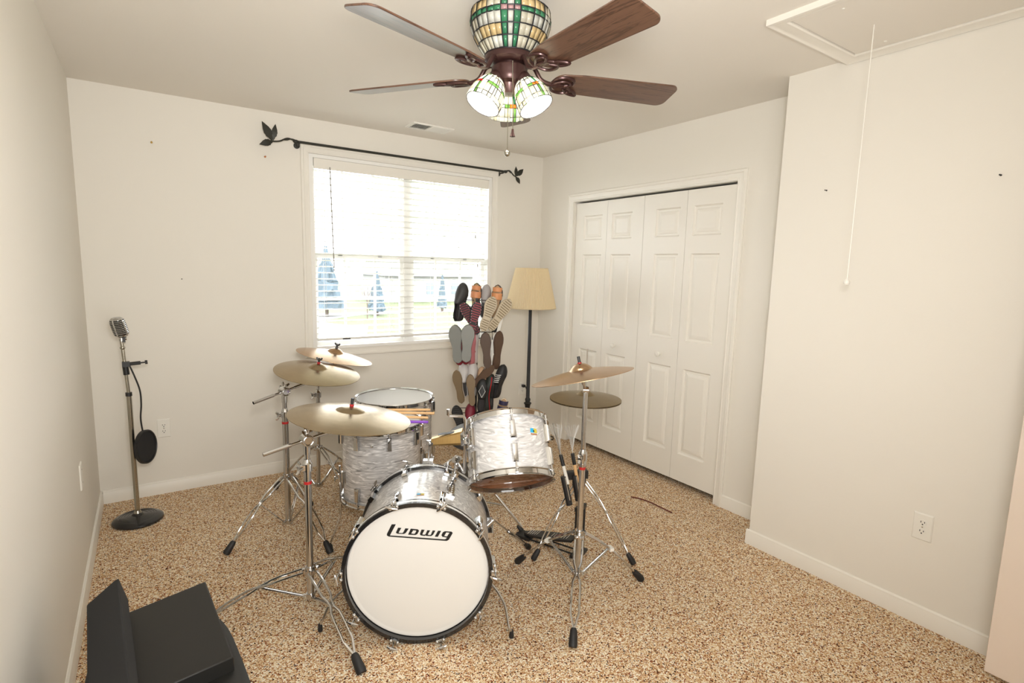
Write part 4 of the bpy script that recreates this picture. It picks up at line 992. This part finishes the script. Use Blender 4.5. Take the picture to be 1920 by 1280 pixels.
mb = MB(Mf); mb.lathe([(.001, .003), (.086, .002), (.086, -.002), (.001, -.003)], 40); build('mesh_screen', mb, DARKVINYL2, pf)

# ------------------------------------------------------------------ floor lamp
lx, ly = 2.735, -.59
fl = root('floor_lamp', 'black floor lamp with a pleated cream shade beside the shoe tree', 'floor lamp', (lx, ly, 0))
mb = MB(Matrix.Translation((lx, ly, 0))); mb.lathe([(.001, .004), (.125, .004), (.13, .012), (.118, .022), (.06, .032), (.03, .05), (.018, .07), (.001, .07)], 48); build('base', mb, BLACKM, fl)
mb = MB(Matrix.Translation((lx, ly, 0))); mb.lathe([(.0125, .06), (.0125, .335), (.020, .345), (.014, .36), (.022, .41), (.031, .425), (.018, .435), (.022, .455), (.0145, .47), (.0135, .80), (.0125, 1.20), (.006, 1.21), (.006, 1.25)], 20, cap=True); build('pole', mb, RUBBER, fl)
n = 160; mb = MB(Matrix.Translation((lx + .01, ly + .01, 0)))
rs = []
for r, z in ((.192, 1.172), (.193, 1.18), (.158, 1.33), (.124, 1.472), (.122, 1.478)):
    rs.append([V(((r + (.0022 if k % 2 else -.0012)) * cos(2 * pi * k / n), (r + (.0022 if k % 2 else -.0012)) * sin(2 * pi * k / n), z)) for k in range(n)])
mb.rings(rs, cap=False); shd = build('pleated_shade', mb, SHADEF, fl, smooth=20, solid=.0015)
mb = MB(Matrix.Translation((lx + .01, ly + .01, 0))); mb.torus((0, 0, 1.175), .1925, .0035, seg=60, sg=8); mb.torus((0, 0, 1.475), .1235, .003, seg=60, sg=8); build('shade_trim', mb, SHADEF, shd)
mb = MB(); mb.tube([(lx, ly, 1.25), (lx + .06, ly, 1.30), (lx + .06, ly, 1.40), (lx, ly, 1.44)], .002, 6); mb.tube([(lx, ly, 1.25), (lx - .06, ly, 1.30), (lx - .06, ly, 1.40), (lx, ly, 1.44)], .002, 6)
for a in (0, 2.1, 4.2): mb.cyl((lx, ly, 1.44), (lx + .01 + .123 * cos(a), ly + .01 + .123 * sin(a), 1.472), .002, 6)
build('harp', mb, NICKEL, fl)
mb = MB(); mb.cyl((lx, ly, 1.205), (lx, ly, 1.25), .016); build('lamp_socket', mb, BLACK, fl)
mb = MB(); mb.box((3.098, -.022, .413), (.024, .032, .022)); plug = [(3.098, -.038, .413), (3.10, -.055, .408), (3.115, -.06, .36), (3.135, -.058, .28), (3.15, -.05, .15), (3.15, -.06, .03), (3.15, -.16, .006), (3.10, -.32, .006), (3.15, -.40, .006), (3.20, -.34, .006), (3.14, -.28, .006), (3.02, -.36, .006), (2.87, -.52, .006)]
mb.tube(spl(plug), .0045, 8); build('power_cord', mb, BLACK, fl)

# ------------------------------------------------------------------ shoe tree
RX, RYY = 2.199, -.692; RR_ = V((.862, -.507, 0)); TT = V((-.507, -.862, 0))
rk = root('shoe_tree', 'tall black revolving shoe tree crowded with shoes in front of the window', 'shoe rack', (RX, RYY, 0))
mb = MB(); mb.cyl((RX, RYY, .02), (RX, RYY, 1.31), .011); build('post', mb, BLACKM, rk)
mb = MB(Matrix.Translation((RX, RYY, 0))); mb.lathe([(.001, .003), (.15, .003), (.15, .02), (.02, .03), (.001, .03)], 40); build('base', mb, BLACKM, rk)
for z in (1.20, .98, .70, .44):
    for s in (-1, 1):
        mb = MB(); b = V((RX, RYY, z)); mb.tube([b, b + RR_ * s * .10, b + RR_ * s * .11 + TT * .05, b + RR_ * s * .11 + TT * .05 + V((0, 0, .05)), b + RR_ * s * .02 + TT * .05 + V((0, 0, .05)), b + RR_ * s * .02 + TT * .05], .003, 8); build('wire_hook', mb, BLACKM, rk)
def SH(c): return pm('shoe_%d' % len(bpy.data.materials), c, .55)
def hw(t):      # sole half width, heel 0 -> toe 1
    k = [(0, .0), (.02, .014), (.07, .026), (.18, .031), (.38, .026), (.52, .031), (.70, .042), (.82, .040), (.92, .029), (.98, .014), (1, .0)]
    for (a, x), (b, y) in zip(k, k[1:]):
        if t <= b: return x + (y - x) * (t - a) / (b - a)
    return 0
def hh_(t):
    k = [(0, .045), (.05, .058), (.2, .060), (.35, .058), (.5, .066), (.65, .054), (.8, .038), (.93, .028), (1, .008)]
    for (a, x), (b, y) in zip(k, k[1:]):
        if t <= b: return x + (y - x) * (t - a) / (b - a)
    return .01
def shoe(label, toe, heel, off, yaw, csole, cup, kind='shoe', tread=None, lace=None, L=None, w=1., extra=None, cat='shoe', grp='shoes hanging on the shoe tree'):
    """toe/heel: (along rack, height); off: metres towards the camera; yaw 0 = sole seen, 180 = upper seen"""
    P = lambda q: V((RX, RYY, 0)) + RR_ * q[0] + TT * off + V((0, 0, q[1]))
    A, B = P(heel), P(toe); Y = (B - A).normalized(); L = L or (B - A).length
    if L < .2: A = B - Y * .24; L = .24
    Z0 = -TT; Z0 = (Z0 - Y * Z0.dot(Y)).normalized(); Zv = Matrix.Rotation(radians(yaw), 3, Y) @ Z0; X = Y.cross(Zv)
    M = Matrix((X, Y, Zv)).transposed().to_4x4(); M.translation = A
    rt = root('shoe' if kind != 'sandal' else 'sandal', label, cat, A, grp, matrix=M)
    k = w * L / .27; N = 30; ts = [i / N for i in range(N + 1)]
    ol = [(hw(t) * k + .0006, t * L) for t in ts] + [(-hw(t) * k * .92 - .0006, t * L) for t in reversed(ts)]
    def ring(s, z): return [V((x * s, L / 2 + (y - L / 2) * (1 - (1 - s) * .35), z)) for x, y in ol]
    mb = MB(); mb.rings([ring(.93, -.004), ring(1, 0), ring(1.02, .012), ring(.98, .018), ring(.9, .019)]); so = build('sole', mb, SH(csole), rt, smooth=35)
    if tread:
        tm_ = SH(tread)
        for nm, n0, n1 in (('heel_tread', 0, 5), ('forefoot_tread', 6, 15)):
            mb = MB()
            for i in range(n0, n1):
                t = .07 + .87 * i / 14
                x = hw(t) * k * .76; mb.box((0, t * L, -.0048), (2 * x, L * .026, .0026), Matrix.Rotation(radians(5), 3, 'Z'))
            build(nm, mb, tm_, so, smooth=None)
        if extra == 'dots':
            mb = MB()
            for i in range(12):
                t = .08 + .86 * i / 11
                for e in (-1, 1): mb.sphere((e * hw(t) * k * .80, t * L, -.005), .0035, 8, 4)
            build('stud', mb, SH((.55, .25, .28)), so)
    mu = SH(cup)
    if kind == 'sandal':
        for t0, t1, h in ((.58, .76, .042), (.80, .92, .034)) if extra != 'slide' else ((.60, .90, .045),):
            rs = []
            for t in (t0, t0 + .01, (t0 + t1) / 2, t1 - .01, t1):
                rs.append([V((hw((t0 + t1) / 2) * k * 1.04 * sin(a), t * L, .010 + h * cos(a))) for a in [radians(-92 + 184 * q / 12) for q in range(13)]])
            mb = MB(); mb.rings(rs, cap=False, closed=False); build('strap', mb, mu, rt, solid=.004, smooth=60)
        mb = MB(); mb.rings([ring(.86, .0192), ring(.80, .0205)]); build('footbed', mb, SH((.42, .26, .13)), rt)
    else:
        na = 14; rs = []
        tt = [.004, .03, .08, .15, .25, .35, .45, .5, .56, .64, .72, .80, .88, .94, .98, .997]
        for t in tt:
            r = []
            for q in range(na + 1):
                a = radians(-90 + 180 * q / na); sx = math.copysign(abs(sin(a)) ** .75, sin(a)); cz = max(cos(a), 0) ** .7
                r.append(V((sx * (hw(t) * k * .97 + .001) * (1 - .18 * cz), t * L, .012 + hh_(t) * k * cz)))
            rs.append(r)
        vs = [p for r in rs for p in r]; fs = []
        for i in range(len(tt) - 1):
            for q in range(na):
                if kind != 'closed' and .05 < (tt[i] + tt[i + 1]) / 2 < (.60 if kind == 'ballet' else .46) and 3 <= q <= na - 4: continue
                fs.append((i * (na + 1) + q, i * (na + 1) + q + 1, (i + 1) * (na + 1) + q + 1, (i + 1) * (na + 1) + q))
        mb = MB(); mb.add(vs, fs); build('upper', mb, mu, rt, solid=.003, smooth=60)
        mb = MB(); mb.rings([ring(.88, .0192), ring(.82, .0205)]); build('insole', mb, SH((.05, .045, .045)), rt)
        if lace:
            mb = MB()
            for i in range(5):
                t = .48 + .05 * i; z = .014 + hh_(t) * k; mb.tube([(-.020 * k, t * L, z - .008), (-.006, (t + .01) * L, z + .003), (.006, (t + .02) * L, z + .003), (.020 * k, (t + .03) * L, z - .010)], .0024, 6)
            build('laces', mb, SH(lace), rt)
        if extra == 'stripe':
            mb = MB()
            for e in (-1, 1): mb.tube([V((e * hw(t) * k * 1.0 , t * L, .016 + .018 * math.sin(pi * t))) for t in (.06, .2, .35, .5, .65, .8, .93)], .006, 6, flat=.5)
            build('stripe', mb, SH((.45, .01, .015)), rt)
        if extra == 'diamond':
            mb = MB(); z = lambda t: .015 + hh_(t) * k
            mb.tube([(0, .50 * L, z(.5)), (.022, .66 * L, z(.66) - .006), (0, .84 * L, z(.84)), (-.022, .66 * L, z(.66) - .006), (0, .50 * L, z(.5))], .002, 6); build('trim_piping', mb, SH((.6, .6, .58)), rt)
        if extra == 'heel':
            mb = MB(); mb.sphere((0, .012, .036), .028, sc=(.95, 1.15, 1)); build('heel_counter', mb, SH((.20, .008, .02)), rt)
BLK = (.012, .012, .013)
shoe('black clog with a glossy upper on the top tier beside the window blind', (-.09, 1.365), (-.12, 1.096), .0, 150, (.02, .02, .022), (.035, .034, .036), extra=None, w=1.05)
shoe('tan two-strap sandal on the top tier beside the black clog', (0, 1.365), (-.015, 1.12), -.03, 165, (.05, .03, .02), (.62, .26, .12), 'sandal')
shoe('grey shoe tip showing between the two tan sandals on top', (.068, 1.357), (.045, 1.12), -.05, 175, (.25, .24, .24), (.36, .34, .34))
shoe('tan two-strap sandal at the top, nearest the floor lamp', (.147, 1.357), (.128, 1.11), -.02, 165, (.05, .03, .02), (.64, .28, .12), 'sandal')
shoe('black studded sole with dull red bars, tucked against the black clog', (-.105, 1.234), (.011, 1.015), .075, -8, BLK, (.05, .01, .012), tread=(.16, .015, .025), extra='dots')
shoe('black studded sole with bright red bars beside the beige sneakers', (.011, 1.245), (-.045, 1.0), .09, 8, BLK, (.05, .01, .012), tread=(.30, .03, .05), extra='dots')
shoe('beige ribbed sneaker sole, the upright one of the pair', (.113, 1.279), (.041, 1.04), .10, 0, (.50, .42, .30), (.62, .57, .46), tread=(.20, .15, .08), w=1.12)
shoe('beige ribbed sneaker sole, slanted, nearest the lamp shade', (.229, 1.26), (.09, 1.044), .085, 6, (.50, .42, .30), (.62, .57, .46), tread=(.20, .15, .08), w=1.08)
shoe('black and white striped shoe seen side-on under the slanted sneaker', (.195, 1.215), (.15, 1.02), .03, 100, (.75, .74, .70), BLK)
shoe('grey rubber sole at the outer edge nearest the window', (-.15, 1.085), (-.12, .82), .125, -10, (.20, .205, .19), (.24, .02, .04), w=1.15, extra='heel')
shoe('grey rubber sole, inner one of the grey pair', (-.053, 1.089), (-.068, .828), .135, 4, (.22, .225, .21), (.24, .02, .04), w=1.2, extra='heel')
shoe('dark brown leather sole with a white edge facing out', (.06, 1.033), (.083, .779), .09, 0, (.075, .042, .026), (.78, .75, .70), w=.98)
shoe('dark brown leather sole turned half sideways, white upper', (.165, 1.04), (.143, .768), .06, 38, (.085, .046, .028), (.80, .78, .74), w=.95)
shoe('pink patterned shoe squeezed behind the grey soles', (-.004, 1.037), (-.004, .80), .03, 120, (.45, .40, .38), (.42, .14, .15))
shoe('pale grey slip-on toe behind the tan soles, outer one', (-.09, .813), (-.068, .57), .03, 175, (.45, .43, .41), (.52, .50, .49))
shoe('pale grey slip-on toe behind the tan soles, inner one', (-.023, .82), (-.023, .56), .02, 175, (.45, .43, .41), (.52, .50, .49))
shoe('worn tan sole curving at the outer edge above the black boot sole', (-.139, .768), (-.094, .533), .10, -12, (.20, .14, .075), (.66, .58, .48), w=.92)
shoe('worn tan sole, inner one of the tan pair', (-.038, .742), (-.019, .518), .11, 4, (.215, .15, .085), (.66, .58, .48), w=.9)
shoe('small brown sole lying slantwise under the white-edged shoes', (.128, .798), (.038, .712), .085, 10, (.10, .055, .032), (.28, .15, .08), w=.85)
shoe('tan woven shoe half hidden under the small brown sole', (.041, .785), (.068, .60), .03, 165, (.30, .18, .10), (.50, .32, .20))
shoe('black slip-on with a pale diamond outline on its toe', (.049, .709), (.041, .47), .07, 178, BLK, (.016, .017, .018), extra='diamond', w=1.15)
shoe('black sneaker with a red side stripe, next to the laced one', (.120, .738), (.109, .47), .06, 110, BLK, (.014, .02, .016), extra='stripe', w=1.1)
shoe('black sneaker with white laces, tilted outward', (.199, .805), (.143, .563), .05, 150, BLK, (.010, .010, .012), lace=(.85, .84, .82))
shoe('black ridged boot sole at the lowest tier, tilted outward', (-.139, .518), (-.085, .30), .10, -6, (.014, .014, .014), BLK, tread=(.05, .05, .05), w=1.1)
shoe('dark red shoe on the lowest tier beside the black boot sole', (-.028, .530), (-.045, .28), .05, 170, (.05, .02, .02), (.20, .012, .03))
shoe('navy and cream sandal on the lowest tier, nearest the lamp', (.205, .567), (.165, .33), .05, 172, (.62, .52, .40), (.035, .03, .08), 'sandal')
shoe('black shoe low on the tree just above the tom rim', (.030, .475), (.03, .24), .06, 170, BLK, (.018, .018, .02))

# ------------------------------------------------------------------ black equipment case at the camera end
ec = root('equipment_case', 'black boxy equipment case with a raised ridge, cut off by the picture edge', 'equipment case', (.29, -2.45, 0))
d4 = V((sin(radians(-4)), cos(radians(-4)), 0)); r4 = V((d4.y, -d4.x, 0)); P0 = V((.20, -2.12, 0))
def EP(a, b, z): return P0 + r4 * a + d4 * b + V((0, 0, z))
mb = MB(); n = 40; rs = []
for z, s in ((.004, .92), (.02, .98), (.10, 1.02), (.28, 1.03), (.36, 1.0), (.405, .95), (.412, .86)):
    rs.append([EP(.062 + .178 * s * math.copysign(abs(cos(a)) ** .55, cos(a)), -.34 + .335 * s * math.copysign(abs(sin(a)) ** .55, sin(a)), z) for a in [2 * pi * k / n for k in range(n)]])
mb.rings(rs); build('body', mb, DARKVINYL, ec, smooth=50)
mb = MB(); pr = [(-.005, .405), (.205, .405), (.205, .448), (.200, .452), (-.005, .452)]
mb.rings([[EP(x, y + (.045 * x / .2 if y > -.2 else .02 * x / .2), z) for x, z in pr] for y in (0, -.395)]); build('top_panel', mb, DARKVINYL, ec, smooth=20, bevel=.003)
mb = MB(); pr = [(-.095, .405), (-.0, .405), (-.0, .495), (-.018, .566), (-.030, .560), (-.093, .512)]
mb.rings([[EP(x, y, z) for x, z in pr] for y in (0, -.62)]); build('raised_ridge', mb, DARKVINYL2, ec, smooth=20, bevel=.004)

# ------------------------------------------------------------------ outdoors beyond the window
LAWN = pm('lawn_grass', (.074, .092, .036), .95); ROAD = pm('pale_concrete', (.20, .195, .19), .9); CONIF = pm('blue_green_needles', (.070, .098, .118), .9); BARK = pm('bark', (.12, .09, .07), .9)
GZ = -3.0
mb = boxes([(-60, 120, 1.2, 140, GZ - .3, GZ)]); o = struct('ground', mb, LAWN, smooth=None)
mb = MB(); mb.prism([(4, 8), (13.5, 34), (12.6, 34.8), (11, 39), (16, 43), (60, 47), (60, 49.5), (14, 45.5), (-2, 42), (-12, 30), (-16, 8)], GZ, GZ + .03); o = struct('driveway', mb, ROAD, smooth=None)
def conifer(label, p, h, r, grp='trees beyond the lawn'):
    rt = root('conifer_tree', label, 'tree', (*p, GZ), grp); mb = MB(); mb.cyl((p[0], p[1], GZ), (p[0], p[1], GZ + h * .4), .14); build('trunk', mb, BARK, rt)
    mb = MB(); n = 22; rs = []; tiers = 7
    for i in range(tiers):
        for u in (0., .9):
            z = GZ + h * (.12 + .88 * (i + u) / tiers); rad = r * (1 - (i + (0 if u == 0 else .72)) / tiers) + .05
            rs.append([V((p[0] + rad * (1 + .22 * random.uniform(-1, 1)) * cos(2 * pi * k / n), p[1] + rad * (1 + .22 * random.uniform(-1, 1)) * sin(2 * pi * k / n), z + .12 * random.uniform(-1, 1))) for k in range(n)])
    mb.rings(rs); build('foliage', mb, CONIF, rt, smooth=None)
conifer('broad blue-green conifer seen through the blind near the wand', (13.0, 42.8), 6.0, 1.35)
conifer('small conifer far across the lawn, seen through the middle of the blind', (17.3, 42.5), 3.9, .7)
conifer('distant conifer seen through the far half of the blind', (24.5, 44.0), 3.7, .45)
st = root('sapling', 'thin bare sapling on the lawn across the drive', 'tree', (15.4, 39.6, GZ)); mb = MB(); p = V((15.4, 39.6, GZ)); mb.cyl(p, p + V((0, 0, 1.8)), .05, 6); build('trunk', mb, BARK, st)
for k in range(7):
    a = 2 * pi * k / 7; mb = MB(); b = p + V((0, 0, 1.2 + .08 * k)); mb.tube([b, b + V((.35 * cos(a), .35 * sin(a), .6)), b + V((.5 * cos(a), .5 * sin(a), 1.1))], [.03, .02, .01], 5); build('branch', mb, BARK, st)
HOUSE = pm('pale_siding', (.25, .245, .24), .8); ROOF = pm('grey_roof', (.26, .26, .28), .9)
ho = root('house', 'pale house far across the lawn behind the small conifer', 'house', (30, 62, GZ)); build('walls', boxes([(24, 36, 58, 66, GZ, GZ + 3.2)]), HOUSE, ho, smooth=None)
mb = MB(); mb.prism([(-4.6, 0), (4.6, 0), (0, 2.6)], -6.4, 6.4, Matrix(((0, 0, 1, 30), (1, 0, 0, 62), (0, 1, 0, GZ + 3.2), (0, 0, 0, 1)))); build('roof', mb, ROOF, ho, smooth=None)
for x in (26.5, 30, 33.5): build('window', boxes([(x - .6, x + .6, 57.95, 58.05, GZ + 1, GZ + 2.3)]), pm('dark_glass', (.15, .18, .22), .2), ho, smooth=None)

# ------------------------------------------------------------------ light
wd = bpy.data.worlds.new('overcast_sky'); SC.world = wd; wd.use_nodes = True
bg = wd.node_tree.nodes['Background']; bg.inputs[0].default_value = (.93, .97, 1.0, 1); bg.inputs[1].default_value = 7
def area(name, loc, target, size, size_y, power, col=(1, 1, 1)):
    l = bpy.data.lights.new(name, 'AREA'); l.shape = 'RECTANGLE'; l.size = size; l.size_y = size_y; l.energy = power; l.color = col
    o = bpy.data.objects.new(name, l); COL.objects.link(o); d = (V(target) - V(loc)).normalized(); o.location = loc; o.rotation_euler = d.to_track_quat('-Z', 'Y').to_euler(); return o
fl_ = fl_ = fl_ = fl_ = fl_ = fl_ = fl_ = fl_ = area('camera_flash', (.36, -3.95, 1.66), (2.1, 0, 2.4), .32, .24, 18, (1., .985, .955)); fl_.data.spread = radians(125)
area('rear_fill', (.95, -4.18, 1.3), (1.9, -.8, 1.55), 1.6, 1.5, 23, (1., .99, .965))  # unseen fill light added by the rear wall to brighten the room
vs = SC.view_settings; vs.view_transform = 'Standard'; vs.look = 'None'; vs.gamma = 1; vs.use_curve_mapping = False; vs.exposure = 0.55
SC.cycles.max_bounces = 10; SC.cycles.diffuse_bounces = 5; SC.cycles.glossy_bounces = 5; SC.cycles.transparent_max_bounces = 24; SC.cycles.sample_clamp_indirect = 6; SC.cycles.caustics_reflective = False; SC.cycles.caustics_refractive = False
SC.cycles.use_denoising = True
